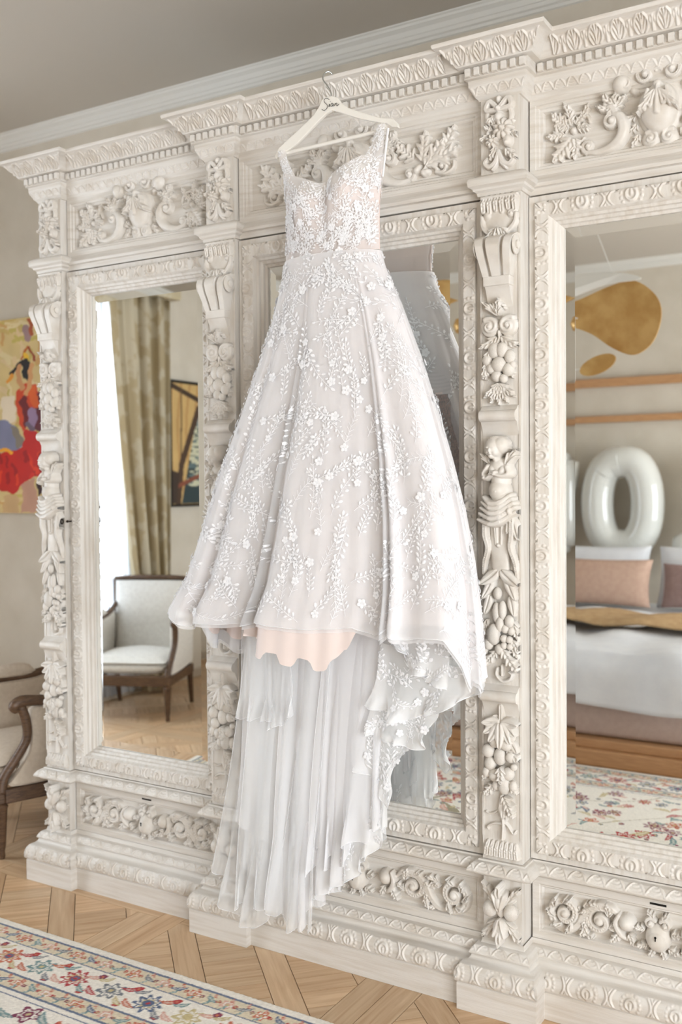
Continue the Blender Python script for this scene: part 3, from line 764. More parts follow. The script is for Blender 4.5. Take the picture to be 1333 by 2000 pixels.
# ---- pilasters: one set of carvings, hung on each of the four shafts
def pil_frieze():
    hf = HF(-.055, .055, -.105, .105, .0015)
    hf.stroke(catmull([(-.004, .072), (-.026, .092), (-.036, .070), (-.006, .066)]), .008, .022, groove=.3); hf.stroke(catmull([(.004, .072), (.028, .094), (.036, .072), (.006, .066)]), .008, .022, groove=.3)
    hf.ell(0, .068, .010, None, 0, .028); hf.ell(0, .095, .008, .012, 0, .02)
    hf.stroke(catmull([(-.030, .074), (-.036, .050), (-.028, .026)]), [.006, .007, .003], .014, groove=.3); hf.stroke(catmull([(.030, .074), (.036, .046), (.028, .02)]), [.006, .007, .003], .014, groove=.3)
    hf.ell(0, .046, .014, .016, 0, .024); hf.leaf(-.006, .05, 3.6, .036, .011, .016, 2)
    hf.flower(.012, .012, .030, 9, .020, .004); hf.flower(-.020, -.018, .020, 8, .018, .004, .3)
    hf.ell(.026, -.022, .016, .020, .2, .020); hf.ell(.024, -.030, .010, None, 0, .024)
    for x, y, a in ((-.02, .012, 2.6), (-.012, .022, 2.0), (.034, -.002, -.4), (-.034, .0, 3.6)): hf.leaf(x, y, a, .03, .010, .014, 2)
    for x, y in ((-.034, .006), (-.03, .016), (-.038, -.006), (.040, .03)): hf.ell(x, y, .006, None, 0, .012)
    hf.leaf(.022, -.045, -1.0, .046, .014, .018, 2, .2); hf.leaf(-.010, -.035, -2.0, .04, .012, .014, 2)
    for sg in (-1, 1):
        hf.stroke(catmull([(0, -.048), (sg*.012, -.078), (sg*.030, -.088), (sg*.042, -.076), (sg*.034, -.066)]), [.006, .008, .008, .006], .018, groove=.3)
        hf.stroke(catmull([(0, -.050), (sg*.006, -.080), (sg*.02, -.098)]), [.005, .006, .004], .014)
    return hf
def pil_crest():
    hf = HF(-.058, .058, 2.195, 2.334, .0015)
    for k, x in enumerate(np.linspace(-.046, .046, 6)):
        hf.stroke([(x*.9, 2.325), (x, 2.305), (x*1.02, 2.286-.006*(k % 2))], [.008, .010, .008], [.010, .026, .020], groove=.35)
    hf.stroke([(-.052, 2.324), (.052, 2.324)], .006, .014)
    hf.ell(0, 2.262, .048, .040, 0, .012, 0, .35); hf.ell(-.034, 2.272, .015, None, 0, .018); hf.ell(.037, 2.270, .014, None, 0, .018); hf.spiral(.037, 2.270, .011, 1.2, 0, 1, .004, .008, base=.012)
    hf.stroke(catmull([(-.050, 2.27), (-.046, 2.24), (-.022, 2.218), (0, 2.214), (.024, 2.22), (.048, 2.244), (.052, 2.27)]), [.005, .008, .010, .008, .010, .008, .005], .022, groove=.2)
    hf.leaf(-.006, 2.232, -2.5, .052, .014, .026, 2, .3); hf.leaf(.006, 2.232, -.6, .056, .014, .026, 2, -.3); hf.leaf(0, 2.236, -pi/2, .045, .012, .030, 1)
    return hf
def pil_fruit():
    hf = HF(-.058, .058, 1.728, 2.045, .0015)
    hf.leaf(-.004, 1.99, 2.25, .060, .014, .024, 1, .15); hf.leaf(.0, 1.992, 1.5, .046, .012, .028, 2); hf.leaf(.002, 1.99, 2.0, .04, .008, .02, 0)
    hf.ell(.012, 2.018, .006, None, 0, .02); hf.ell(.016, 2.010, .005, None, 0, .018)
    for sg in (-1, 1):
        hf.ell(sg*.027, 1.960, .027, .030, 0, .016, .004, .2); hf.spiral(sg*.027, 1.960, .025, 1.3, pi/2-sg*.6, sg, .008, .014, base=.012, groove=0)
        hf.leaf(sg*.006, 1.930, -pi/2+sg*.85, .062, .017, .020, 2, sg*.2); hf.leaf(sg*.012, 1.915, -pi/2+sg*.45, .06, .014, .020, 2, sg*.15)
        hf.leaf(sg*.030, 1.865, -pi/2+sg*.2, .055, .014, .016, 2)
    hf.stroke([(0, 1.945), (.002, 1.925), (-.004, 1.912)], .006, .02)
    for k in range(5): hf.leaf(.0, 1.80, -pi/2+(k-2)*.42, .062, .013, .018, 2)
    hf.leaf(-.036, 1.86, -1.8, .05, .012, .02, 2)
    return hf
FR1 = [(-.012, 1.892, .020, .024), (.012, 1.892, .018, .022), (-.034, 1.866, .015, .017), (.002, 1.852, .022, .022), (.034, 1.872, .016, .020), (-.022, 1.842, .015, .016), (.030, 1.836, .018, .019), (-.006, 1.820, .0165, .0165), (.016, 1.812, .013, .013), (.042, 1.848, .010, .012)]
def pil_cherub():
    hf = HF(-.060, .060, 1.245, 1.660, .0015)
    e = hf.ell
    # backing tongue, straps
    hf.stroke([(0, 1.41), (0, 1.28)], [.030, .026], .014, p=.25)
    for sg in (-1, 1):
        hf.stroke(catmull([(sg*.040, 1.415), (sg*.040, 1.37), (sg*.034, 1.335), (sg*.046, 1.292), (sg*.050, 1.25)]), [.010, .010, .009, .008, .005], [.034, .036, .028, .020, .012], groove=.35)
    hf.stroke([(-.010, 1.41), (-.008, 1.345)], [.009, .006], [.026, .020], groove=.2); hf.stroke([(.010, 1.41), (.006, 1.345)], [.007, .005], [.022, .018])
    hf.ell(-.002, 1.342, .008, None, 0, .024)
    # body
    e(0, 1.560, .034, .034, 0, .036); e(.004, 1.530, .029, .040, 0, .040); e(.002, 1.498, .033, .034, 0, .050); e(.012, 1.476, .036, .026, -.2, .044); e(.002, 1.495, .003, None, 0, 0.002, .0495)
    e(-.014, 1.556, .017, .020, .3, .040); e(.016, 1.552, .018, .022, -.3, .042)
    # arms folded over the chest
    hf.stroke(catmull([(.030, 1.562), (.036, 1.545), (.018, 1.538), (-.004, 1.544)]), [.012, .011, .010, .009], [.040, .046, .050, .054])
    hf.stroke(catmull([(-.028, 1.565), (-.038, 1.545), (-.030, 1.532), (-.008, 1.545)]), [.011, .011, .010, .009], [.038, .044, .048, .052])
    e(-.034, 1.534, .012, None, 0, .050); e(.0, 1.548, .010, .008, .3, .058)
    for k in range(4): hf.stroke([(.002-.004*k, 1.552), (-.004-.004*k, 1.541)], .0028, .058)
    # neck, head, face
    e(-.004, 1.590, .014, .018, 0, .040)
    e(-.008, 1.617, .027, .031, .12, .034, .022); e(.010, 1.624, .024, .026, 0, .030, .020); e(-.018, 1.606, .013, .012, 0, .022, .032); e(-.001, 1.604, .013, .012, 0, .022, .032)
    e(-.012, 1.594, .010, .008, 0, .018, .034)
    e(-.012, 1.610, .0045, .008, 0, .012, .050); e(-.0115, 1.6005, .006, .0022, 0, .008, .050)
    e(-.020, 1.618, .005, .003, 0, .006, .050); e(-.002, 1.618, .005, .003, 0, .006, .050)
    for k in range(9):
        a = 2.9-k*.34; hf.stroke(catmull([(-.006+.010*math.cos(a), 1.632+.008*math.sin(a)), (-.004+.022*math.cos(a-.2), 1.626+.020*math.sin(a-.2)), (.002+.030*math.cos(a-.45), 1.622+.026*math.sin(a-.45))], 4), [.005, .007, .004], [.052, .046, .030], groove=.25)
    e(.020, 1.612, .006, .009, 0, .036)
    # wings
    hf.leaf(.024, 1.566, 1.15, .058, .018, .026, 1, -.25, .004); hf.leaf(.034, 1.566, 1.35, .046, .013, .018, 1, -.2)
    hf.leaf(-.028, 1.572, 2.1, .042, .014, .018, 1, .2)
    # drapery round the hips
    for k, z in enumerate((1.472, 1.462, 1.450, 1.438, 1.425)):
        wv = .040+.004*k
        hf.stroke(catmull([(-wv, z+.006-.004*k), (-.018, z-.010-.003*k), (.012, z-.008-.002*k), (wv, z+.012)]), [.007, .011, .012, .008], [.042, .056, .058, .044], groove=.12)
    e(.040, 1.440, .014, .020, 0, .050); hf.leaf(.040, 1.425, -1.35, .075, .013, .024, 0, .1); hf.leaf(.034, 1.424, -1.7, .05, .010, .022, 0)
    return hf
def pil_garland():
    hf = HF(-.058, .058, .930, 1.318, .0015)
    t = np.linspace(0, 2*pi, 18); hf.stroke(np.stack([.002+.011*np.cos(t), 1.302+.012*np.sin(t)], 1), .0035, .016)
    hf.stroke([(.0, 1.30), (.0, 1.262)], [.007, .008], .02, groove=.3)
    for sg in (-1, 1):
        hf.leaf(sg*.004, 1.272, -pi/2+sg*.75, .070, .019, .024, 0, sg*.15, vein=.3); hf.leaf(sg*.018, 1.255, -pi/2+sg*.35, .075, .015, .022, 0, sg*.1)
        hf.leaf(sg*.030, 1.20, -pi/2+sg*.25, .06, .014, .018, 0); hf.leaf(sg*.038, 1.13, -pi/2+sg*.3, .06, .014, .018, 2)
        hf.leaf(sg*.030, 1.07, -pi/2+sg*.5, .055, .015, .018, 2)
    hf.leaf(.010, 1.046, -1.0, .078, .022, .024, 3, .1); hf.leaf(-.012, 1.040, -2.2, .06, .018, .02, 3, -.1); hf.leaf(.036, 1.075, -.9, .04, .014, .02, 2)
    # tendril
    hf.stroke(catmull([(-.010, .99), (-.012, .972), (.004, .955), (.026, .960), (.034, .975), (.026, .982)]), [.005, .006, .006, .005, .004], .016)
    hf.stroke([(.004, 1.0), (.004, .972)], .005, .014)
    return hf
FR2 = [(-.006, 1.205, .013, .018), (-.010, 1.150, .0125, .030), (.010, 1.158, .012, .028), (.002, 1.118, .013, .022), (.030, 1.128, .014, .018), (.018, 1.106, .012, .013), (.036, 1.100, .011, .012), (.014, 1.078, .0115, .0115), (.030, 1.076, .011, .011), (.014, 1.058, .0105, .0105), (.032, 1.056, .010, .010), (-.034, 1.06, .015, .018), (.0, 1.046, .015, .016)]
PINE2 = (-.018, 1.088, .021, .031)
def pil_pendant():
    hf = HF(-.058, .058, .440, .893, .0015)
    hf.stroke([(.002, .884), (.002, .84)], [.008, .008], .024, groove=.3); hf.leaf(-.004, .850, 2.9, .02, .007, .014, 0)
    for a, L, b in ((-.05, .056, 0), (3.2, .056, 0), (-.62, .06, 0), (3.75, .06, 0), (-1.02, .066, .004), (4.22, .066, .004), (-1.52, .074, .008)):
        hf.leaf(.002, .838, a, L, .0165, .026, 0, 0, b, vein=.3)
    hf.leaf(.020, .760, -.6, .05, .016, .022, 2); hf.leaf(.026, .79, -.9, .045, .013, .02, 0)
    hf.leaf(.004, .712, -1.45, .048, .020, .030, 2, 0, .006); hf.leaf(.016, .672, -.75, .05, .015, .022, 2)
    hf.leaf(-.020, .655, -2.3, .045, .018, .02, 3); hf.leaf(-.038, .70, -2.0, .04, .012, .018, 2)
    hf.leaf(.008, .626, -1.05, .066, .020, .022, 3); hf.leaf(.004, .61, -1.5, .05, .012, .016, 0)
    hf.stroke(catmull([(.002, .625), (-.004, .585), (.006, .552), (.004, .50)]), [.006, .006, .005, .004], .016)
    hf.stroke(catmull([(-.002, .60), (-.014, .578), (-.036, .568), (-.048, .572)]), [.004, .003], .009); hf.stroke(catmull([(.010, .585), (.014, .56), (.004, .545), (-.022, .542), (-.042, .530), (-.040, .522)]), [.004, .004, .004, .003], .011)
    hf.stroke(catmull([(.006, .552), (.020, .540), (.036, .520), (.042, .528)]), [.004, .004, .003], .011)
    for k, x in enumerate(np.linspace(-.044, .044, 7)):
        hf.stroke([(x*.95, .486), (x, .470), (x*1.04, .452)], [.006, .009, .008], [.010, .022, .022], groove=.35)
    hf.stroke([(-.05, .450), (.05, .450)], .007, .016)
    return hf
FR3 = [(-.016, .782, .018, .020), (.020, .776, .018, .018), (-.036, .752, .020, .020), (.0, .740, .019, .026), (-.030, .716, .018, .020), (.032, .742, .014, .016), (-.042, .690, .013, .016), (-.016, .684, .020, .019), (.026, .694, .018, .019), (-.012, .656, .013, .015), (.040, .66, .012, .016), (.036, .80, .012, .016), (.042, .715, .010, .010)]
PINE3 = (.012, .658, .019, .026)
def ped_flower():
    hf = HF(-.058, .058, -.095, .095, .0015)
    hf.leaf(0, .010, pi/2, .080, .026, .034, 1, 0, .006); hf.ell(0, .038, .010, .020, 0, .012, .034); hf.leaf(0, -.012, -pi/2, .080, .026, .030, 1, 0, .006)
    for sg in (-1, 1):
        hf.leaf(sg*.010, .018, pi/2-sg*.55, .08, .016, .018, 2, sg*-.1); hf.leaf(sg*.012, -.02, -pi/2+sg*.6, .08, .016, .018, 2, sg*.1)
        hf.leaf(sg*.006, .0, pi/2-sg*1.35, .05, .018, .018, 2)
    return hf
FR4 = [(-.032, .008, .022, .024), (.032, .008, .022, .024), (0, -.042, .024, .026), (0, .008, .013, .020)]
def fruit_mesh():
    return MB().ball((0, 0, 0), 1.0, 14, 10)
def pine_mesh():
    n, m = 22, 14; mb = MB(); V = []
    for i in range(m+1):
        a = -pi/2+pi*i/m
        for k in range(n):
            t = 2*pi*k/n; r = 1+.09*(1 if (i+k) % 2 else -1)
            V.append((math.cos(a)*math.cos(t)*r, math.cos(a)*math.sin(t)*r, math.sin(a)))
    return mb.add(V, [(i*n+k, i*n+(k+1) % n, (i+1)*n+(k+1) % n, (i+1)*n+k) for i in range(m) for k in range(n)])
def scroll_bracket(parent, cx, yf):
    """S-scroll bracket: side ribs, middle rib, recessed grooves, volutes on the flanks"""
    def prof(depth):
        z = np.linspace(0, 1, 22)
        top, bot = 2.214, 2.097
        out = depth*np.interp(z, [0, .12, .3, .5, .75, 1], [.35, .86, 1, .93, .72, .55])
        return [(yf+.002, top)]+[(yf-o, top+(bot-top)*t) for o, t in zip(out, z)]+[(yf+.002, bot)]
    mb = MB()
    def rib(x0t, x1t, x0b, x1b, depth):
        pr = prof(depth); n = len(pr); V = []
        for side in (0, 1):
            for y, z in pr:
                k = (2.214-z)/.117; V.append((cx+(x0t if not side else x1t)*(1-k)+(x0b if not side else x1b)*k, y, z))
        mb.add(V, [tuple(range(n)), tuple(range(n, 2*n))[::-1]]+[(i, i+n, (i+1) % n+n, (i+1) % n) for i in range(n)])
    rib(-.058, -.034, -.040, -.022, .062); rib(.034, .058, .022, .040, .062); rib(-.022, .022, -.012, .012, .066); rib(-.055, .055, -.038, .038, .044)
    b = mb.go('scroll_bracket', CARVE, parent, autos=40)
    for sg in (-1, 1):
        m2 = MB().lathe([(.027, 0), (.027, .003), (.024, .005), (.012, .005), (.012, .010), (.009, .012), (.004, .012)], (0, 0, 0), 22, 0)
        o = m2.go('volute', CARVE, b, smooth=True, loc=(cx+sg*.0555, yf-.030, 2.178), autos=40)
        if sg < 0: o.rotation_euler = (0, 0, pi)
    MB().bbox(cx-.040, cx+.040, yf-.034, yf+.002, 2.071, 2.098, .003).go('bracket_collar', CARVE, parent)
    pr = [(yf+.002, 2.071), (yf-.028, 2.071), (yf-.022, 2.062), (yf-.016, 2.05), (yf-.008, 2.03), (yf+.002, 2.01)]
    mb = MB(); n = len(pr); mb.add([(cx+s*.036, y, z) for s in (-1, 1) for y, z in pr], [tuple(range(n)), tuple(range(n, 2*n))[::-1]]+[(i, i+n, (i+1) % n+n, (i+1) % n) for i in range(n)])
    mb.go('bracket_neck', CARVE, parent, autos=40)
def roll_ledge(parent, cx, yf, zt, name='roll_ledge'):
    pr = [(.002, zt+.018), (-.010, zt+.012), (-.020, zt+.003)]+[(-.020-.016*math.sin(t), zt-.014+.016*math.cos(t)) for t in np.linspace(0, pi, 9)]+[(-.018, zt-.031), (-.010, zt-.045), (.002, zt-.075)]
    n = len(pr); mb = MB()
    mb.add([(cx+s*.054, yf+y, z) for s in (-1, 1) for y, z in pr], [tuple(range(n)), tuple(range(n, 2*n))[::-1]]+[(i, i+n, (i+1) % n+n, (i+1) % n) for i in range(n)])
    return mb.go(name, CARVE, parent, autos=40)
pil_proto = {}
fm = None; pm = None
LAB = ['end pilaster', 'pilaster', 'pilaster', 'end pilaster']
for i in range(4):
    cx, yf = PILX[i], PILY[i]
    hw = HW-.0015
    mb = MB().box(cx-hw, cx+hw, yf, .03, .433, 2.334)
    # raised edge fillets of the sunk shaft panel
    mb.box(cx-hw, cx-hw+.006, yf-.003, yf, .50, 2.28).box(cx+hw-.006, cx+hw, yf-.003, yf, .50, 2.28)
    mb.box(cx-HW+.004, cx+HW-.004, yf, .03, .186, .39).box(cx-HW+.005, cx+HW-.005, yf, .03, 2.386, 2.605)
    P = mb.go('pilaster', PAINT, ward, autos=30)
    # ledge between shaft and frieze block
    MB().sweep([(cx-HW, .0), (cx-HW, yf), (cx+HW, yf), (cx+HW, .0)], [(-.002, 2.333), (.002, 2.334), (.004, 2.340), (.014, 2.346), (.016, 2.352), (.026, 2.358), (.028, 2.372), (.024, 2.380), (.006, 2.390), (-.006, 2.394)]).go('capital_ledge', PAINTH, P, autos=35)
    def hang(key, fn, origin, nm):
        if key not in pil_proto: pil_proto[key] = relief(nm, fn(), origin, X_, Z_, FR, CARVE, P)
        else: inst(pil_proto[key], P, origin)
    hang('fz', pil_frieze, (cx, yf, 2.498), 'flower_bow_carving')
    hang('cr', pil_crest, (cx, yf, 0), 'acanthus_crest')
    scroll_bracket(P, cx, yf)
    hang('f1', pil_fruit, (cx, yf, 0), 'fruit_drop')
    roll_ledge(P, cx, yf, 1.722)
    hang('ch', pil_cherub, (cx, yf-.004, 0), 'cherub')
    hang('ga', pil_garland, (cx, yf, 0), 'garland')
    roll_ledge(P, cx, yf, .926)
    hang('pe', pil_pendant, (cx, yf, 0), 'fruit_pendant')
    hang('pd', ped_flower, (cx, yf, .288), 'pedestal_flower')
    for (lst, dz, k) in ((FR1, 0, .7), (FR2, 0, .7), (FR3, 0, .75), (FR4, .288, .8)):
        for (x, z, a, b) in lst:
            loc = (cx+x, yf-.014-.004*((x*997) % 1), z+dz)
            if fm is None: fm = fruit_mesh().go('fruit', CARVE, P, True, loc); o = fm
            else: o = inst(fm, P, loc)
            o.scale = (a, a*k+.003, b)
    for (x, z, a, b) in (PINE2, PINE3):
        loc = (cx+x, yf-.016, z)
        if pm is None: pm = pine_mesh().go('pine_cone', CARVE, P, True, loc); o = pm
        else: o = inst(pm, P, loc)
        o.scale = (a, a*.85, b)
# key left in the lock of the left door
K = at(138, 1018, -.05)
key = empty('key', tuple(K)); tag(key, 'small dark bronze key in the left mirrored door', 'key')
MB().tube([K+np.array([-.004, .012, 0]), K+np.array([.012, -.028, 0])], .0028, 8).go('key_shank', IRON, key)
t = np.linspace(0, 2*pi, 17); kc = K+np.array([-.010, -.034, 0])
MB().tube([kc+np.array([.010*math.cos(a), -.004*math.cos(a), .009*math.sin(a)]) for a in t], .0026, 6, False).ball(K+np.array([.004, -.02, 0]), .005, 8, 6).go('key_bow', IRON, key, True)
# ================================================================== HANGER AND DRESS
HY = -.222
hanger = empty('clothes_hanger', tuple(at(645, 215, HY))); tag(hanger, 'white wooden hanger with black script lettering hooked on the cornice', 'hanger')
HPAINT = M('white_satin_paint', (236, 232, 224), rough=.35)
def zp(x, y): return (500+x/2.898, 120+y/2.898)
_out = [(360, 250), (372, 218), (395, 201), (430, 193), (462, 203), (480, 232), (520, 260), (600, 288), (700, 316), (775, 322), (803, 350), (808, 374), (772, 372), (742, 352), (700, 345), (600, 327), (520, 303), (470, 285), (430, 277), (395, 298), (340, 352), (280, 416), (222, 474), (178, 505), (150, 522), (114, 553), (106, 536), (128, 490), (190, 432), (262, 366), (330, 298)]
_o3 = [at(*zp(*p), HY) for p in _out]
hb = MB().prism([(p[0], p[2]) for p in _o3], HY, HY+.012).go('hanger_body', HPAINT, hanger)
md = hb.modifiers.new('soft', 'BEVEL'); md.width = .003; md.segments = 3; md.limit_method = 'ANGLE'; md.angle_limit = .7
MB().tube([at(*zp(176, 518), HY+.006), at(*zp(745, 384), HY+.006)], .006, 12).go('trouser_bar', HPAINT, hanger, True, autos=60)
hk = [at(*zp(428, 200), HY+.006), at(*zp(424, 170), HY+.006), at(*zp(400, 132), HY+.006), at(*zp(380, 100), HY+.008), at(*zp(388, 70), HY+.012), at(*zp(412, 58), HY+.02), at(*zp(436, 74), HY+.03)]
MB().tube(catmull(hk, 6), .0022, 8).go('hook', CHROME, hanger, True)
# script lettering: four letters written in one pen line each
pen = [[(416, 216), (402, 208), (388, 216), (390, 232), (404, 246), (402, 266), (386, 278), (374, 270)],
       [(412, 256), (418, 240), (417, 254), (421, 256)], [(421, 228), (422, 226)],
       [(438, 238), (429, 238), (425, 250), (432, 254), (439, 240), (438, 252), (442, 252)],
       [(446, 252), (449, 237)], [(448, 248), (453, 238), (459, 237), (458, 250), (463, 250), (472, 240)]]
mb = MB()
for st in pen:
    P = catmull([at(*zp(*p), HY-.0012) for p in st], 5) if len(st) > 2 else [at(*zp(*p), HY-.0012) for p in st]
    mb.tube(P, .0007, 6)
mb.go('lettering', BLACK, hanger, True)
mb = MB(); rr = np.random.default_rng(4)
for _ in range(46):
    a, b = rr.uniform(366, 486), rr.uniform(205, 285)
    if (a > 372 and b > 208 and b < 280): continue
    if b < 205+abs(a-425)*.55 or b > 285-abs(a-427)*-.1: continue
    mb.ball(at(*zp(a, b), HY-.0005), .0013, 6, 4)
mb.go('rhinestones', M('clear_crystal', (240, 242, 245), rough=.08, spec=.9), hanger, True)

# ---- dress fabrics
SATIN = M('blush_satin', (243, 228, 222), (238, 221, 214), rough=.5, scale=4, sheen=.2, transl=.15)
NET = tulle('white_net', (255, 254, 255), .52, .2)
NETB = tulle('bodice_net', (250, 246, 244), .55)
TUL1 = tulle('sheer_tulle', (255, 255, 255), .27, .2)
TUL2 = tulle('soft_tulle', (255, 254, 255), .46, .2)
PETTI = tulle('petticoat_net', (253, 250, 251), .80, .2)
LACE = tulle('lace_ground', (255, 255, 255), .55, .2)
THREAD = M('white_embroidery', (243, 243, 245), rough=.55, sheen=.3, transl=.1)
dress = empty('wedding_dress', tuple(at(620, 1500, -.25))); tag(dress, 'white lace wedding dress with blush lining hanging in front of the middle mirror', 'dress')
def px_poly(P, y, n):
    P = np.asarray([at(a, b, y) for a, b in P]); d = np.r_[0, np.cumsum(np.linalg.norm(np.diff(P, axis=0), axis=1))]; t = np.linspace(0, d[-1], n)
    return np.stack([np.interp(t, d, P[:, k]) for k in range(3)], 1)
def zint(P, y):
    Q = np.asarray([at(a, b, -.215-.05*min(1.2, max(0, (b-500)/730))) for a, b in P]); o = np.argsort(Q[:, 2]); return Q[o, 2], Q[o, 0]
YC = -.26
zL, xL = zint([(561, 505), (557, 545), (533, 640), (500, 740), (465, 840), (432, 930), (402, 1030), (372, 1125), (338, 1185), (330, 1260), (330, 1500)], YC)
zR, xR = zint([(741, 470), (750, 515), (786, 600), (822, 700), (852, 800), (880, 900), (903, 1000), (920, 1100), (931, 1200), (940, 1340), (940, 1500)], YC)
hem = np.asarray([at(a, b, -.27-.15*math.sin(pi*min(1, max(0, (a-335)/613)))**.6) for a, b in [(335, 1185), (372, 1216), (430, 1218), (480, 1212), (545, 1226), (600, 1232), (690, 1226), (760, 1248), (830, 1252), (878, 1258), (912, 1300), (948, 1352)]])
ZW = at(650, 495, YC)[2]
NU, NV = 420, 110
rp = np.random.default_rng(21)
_kn = np.sort(rp.uniform(0, 1, 30)*.35+np.arange(30)/30*.96+.0)[:30]; _kn = (_kn-_kn[0])/(_kn[-1]-_kn[0])*(1-1/30)
_kh = np.where(np.arange(30) % 2 == 0, 1.0, -1.0)*rp.uniform(.45, 1.0, 30)
def irregular(x, K, H):
    """uneven soft folds: cosine ramps between unevenly spaced ridges and valleys"""
    j = np.clip(np.searchsorted(K, x, side='right')-1, 0, len(K)-2); t = np.clip((x-K[j])/(K[j+1]-K[j]), 0, 1)
    t = .5-.5*np.cos(pi*t); return H[j]*(1-t)+H[j+1]*t
_K = np.r_[_kn, 1.0]; _H = np.r_[_kh, _kh[0]]
def foldf(th, k):
    x = ((th+pi)/(2*pi)+.004*k) % 1.0
    return irregular(x, _K, _H)+.07*np.sin(43*th+3*np.sin(3*th)+k)
def skirt_grid(inset, amp, hemfn, k, nu=NU, nv=NV):
    th = np.linspace(-pi, pi, nu, endpoint=False); v = np.linspace(0, 1, nv)
    T, V = np.meshgrid(th, v); V = V**.9
    Z = ZW+(hemfn(T)-ZW)*V
    a0, b0 = np.interp(Z, zL, xL), np.interp(Z, zR, xR)
    cx = (a0+b0)/2; A = (b0-a0)/2; q = np.clip((ZW-Z)/1.1, 0, 1.2)
    B = .072+.085*q; yc = -.215-.05*q
    nx, ny = B*np.sin(T), -A*np.cos(T); L = np.hypot(nx, ny)+1e-9
    f = foldf(T, k)*amp*q**1.25-inset*(.3+.7*np.clip(q*3, 0, 1))
    sd = np.abs(np.sin(T))**6
    X = cx+A*np.sin(T)+nx/L*f*(1-.6*sd); Y = yc-B*np.cos(T)+ny/L*f*(1-.3*sd)
    Y = np.minimum(Y, -.112-.06*smoothstep(.1, .35, q))
    Z = Z+.012*foldf(T, k+1)*q**3
    return np.stack([X, Y, Z], -1)
def hem_outer(T):
    xs = hem[:, 0]; c = (xs[0]+xs[-1])/2; h = (xs[-1]-xs[0])/2
    z = np.interp(c+h*np.sin(T), xs, hem[:, 2])
    return np.where(np.cos(T) > -.2, z, z-.10*smoothstep(-.2, -.8, np.cos(T)))
G = skirt_grid(0.0, .034, hem_outer, 0)
def sheet_obj(name, G, mat, wrap=False):
    nv, nu = G.shape[:2]
    return mk(name, G.reshape(-1, 3), grid_faces(nv, nu, wrap=wrap), mat, dress, True)
sheet_obj('lace_skirt', G, NET, True)
hz = at(630, 1296, -.39)[2]
def hem_lining(T):
    z = hem_outer(T); g = np.exp(-((np.sin(T)-.06)/.34)**6)*(np.cos(T) > 0)
    return z+.035*(1-g)+(hz-.014*np.tanh(3*np.sin(34*T))-.03*np.sin(T)-z-.0)*g
GL = skirt_grid(.020, .034, hem_lining, 0)
sheet_obj('satin_lining', GL, SATIN, True)
G2 = skirt_grid(.010, .034, lambda T: hem_outer(T)-.012, 0)
sheet_obj('net_underlayer', G2, TUL2, True)
# hem edging cords
def edging(name, P, r=.0013):
    MB().tube(P, r, 5, False).go(name, THREAD, dress, True)
edging('hem_edge', np.vstack([G[-1], G[-1][:1]]))

# ---- sheets of tulle and lace
def sheet(top, bot, yt, yb, n, amp, nu=90, nv=60, seed=0, bow=0.0, hemw=.0, mid=None):
    A = px_poly(top, yt, nu); B = px_poly(bot, yb, nu); t = np.linspace(0, 1, nv)[:, None, None]
    Gs = A[None]*(1-t)+B[None]*t
    u = np.linspace(0, 1, nu)[None]; t2 = t[..., 0]
    rs = np.random.default_rng(seed+100); m = int(2*n)+3; K = np.sort(np.linspace(0, 1, m)+rs.uniform(-.38, .38, m)/m); K[0], K[-1] = 0, 1
    H = np.where(np.arange(m) % 2 == 0, 1, -1)*rs.uniform(.3, 1.1, m)
    uu = np.clip(u+.05*np.sin(2.2*t2+seed)*t2*(1-u)*u*4, 0, 1)
    f = irregular(uu, K, H)+.04*np.sin(29*u+4*np.sin(5*u+seed)+2*t2); ph = 2*pi*n*u+seed
    ru = smoothstep(.72, 1.0, t2)
    Gs[..., 1] += -amp*f*(.25+.75*t2)*(1+.9*ru)-bow*np.sin(pi*t2)-.010*ru*np.sin(3.7*ph+seed)
    Gs[..., 0] += .6*amp*np.cos(.5*ph+seed)*(.1+.9*t2)+.012*ru*np.sin(1.7*ph+2*seed)+.012*np.sin(3.5*t2+seed)*t2
    Gs[..., 2] += hemw*(np.sin(ph*.5+1)+.6*np.sin(1.7*ph+seed))*t2**3
    Gs[..., 1] = np.minimum(Gs[..., 1], -.172)
    return Gs
TS = [
 ('tulle_layer', [(488, 1195), (545, 1200), (610, 1210)], [(428, 1698), (448, 1760), (476, 1795), (512, 1806), (540, 1790)], -.235, -.215, 2, .016, TUL1, 1),
 ('tulle_layer', [(500, 1200), (575, 1205), (650, 1215)], [(470, 1780), (510, 1762), (560, 1800), (590, 1814), (604, 1800)], -.25, -.225, 3, .020, TUL1, 2),
 ('tulle_layer', [(560, 1205), (660, 1222), (745, 1235)], [(536, 1780), (580, 1800), (622, 1775), (650, 1725), (690, 1660)], -.245, -.22, 3.5, .020, TUL2, 3),
 ('tulle_layer', [(640, 1220), (700, 1230), (765, 1240)], [(590, 1700), (650, 1672), (705, 1650), (728, 1590)], -.24, -.235, 2.5, .016, TUL2, 4),
 ('tulle_layer', [(490, 1195), (600, 1210), (735, 1235)], [(462, 1600), (520, 1640), (610, 1655), (690, 1620), (735, 1560)], -.225, -.205, 4, .016, TUL2, 5),
 ('tulle_layer', [(475, 1200), (500, 1200), (560, 1205)], [(470, 1392), (482, 1400), (530, 1420), (570, 1400)], -.265, -.27, 3, .014, TUL1, 6),
]
TS.append(('petticoat_layer', [(545, 1200), (640, 1215), (738, 1232)], [(560, 1660), (610, 1690), (660, 1650), (700, 1560), (722, 1480)], -.212, -.198, 5, .012, PETTI, 9))
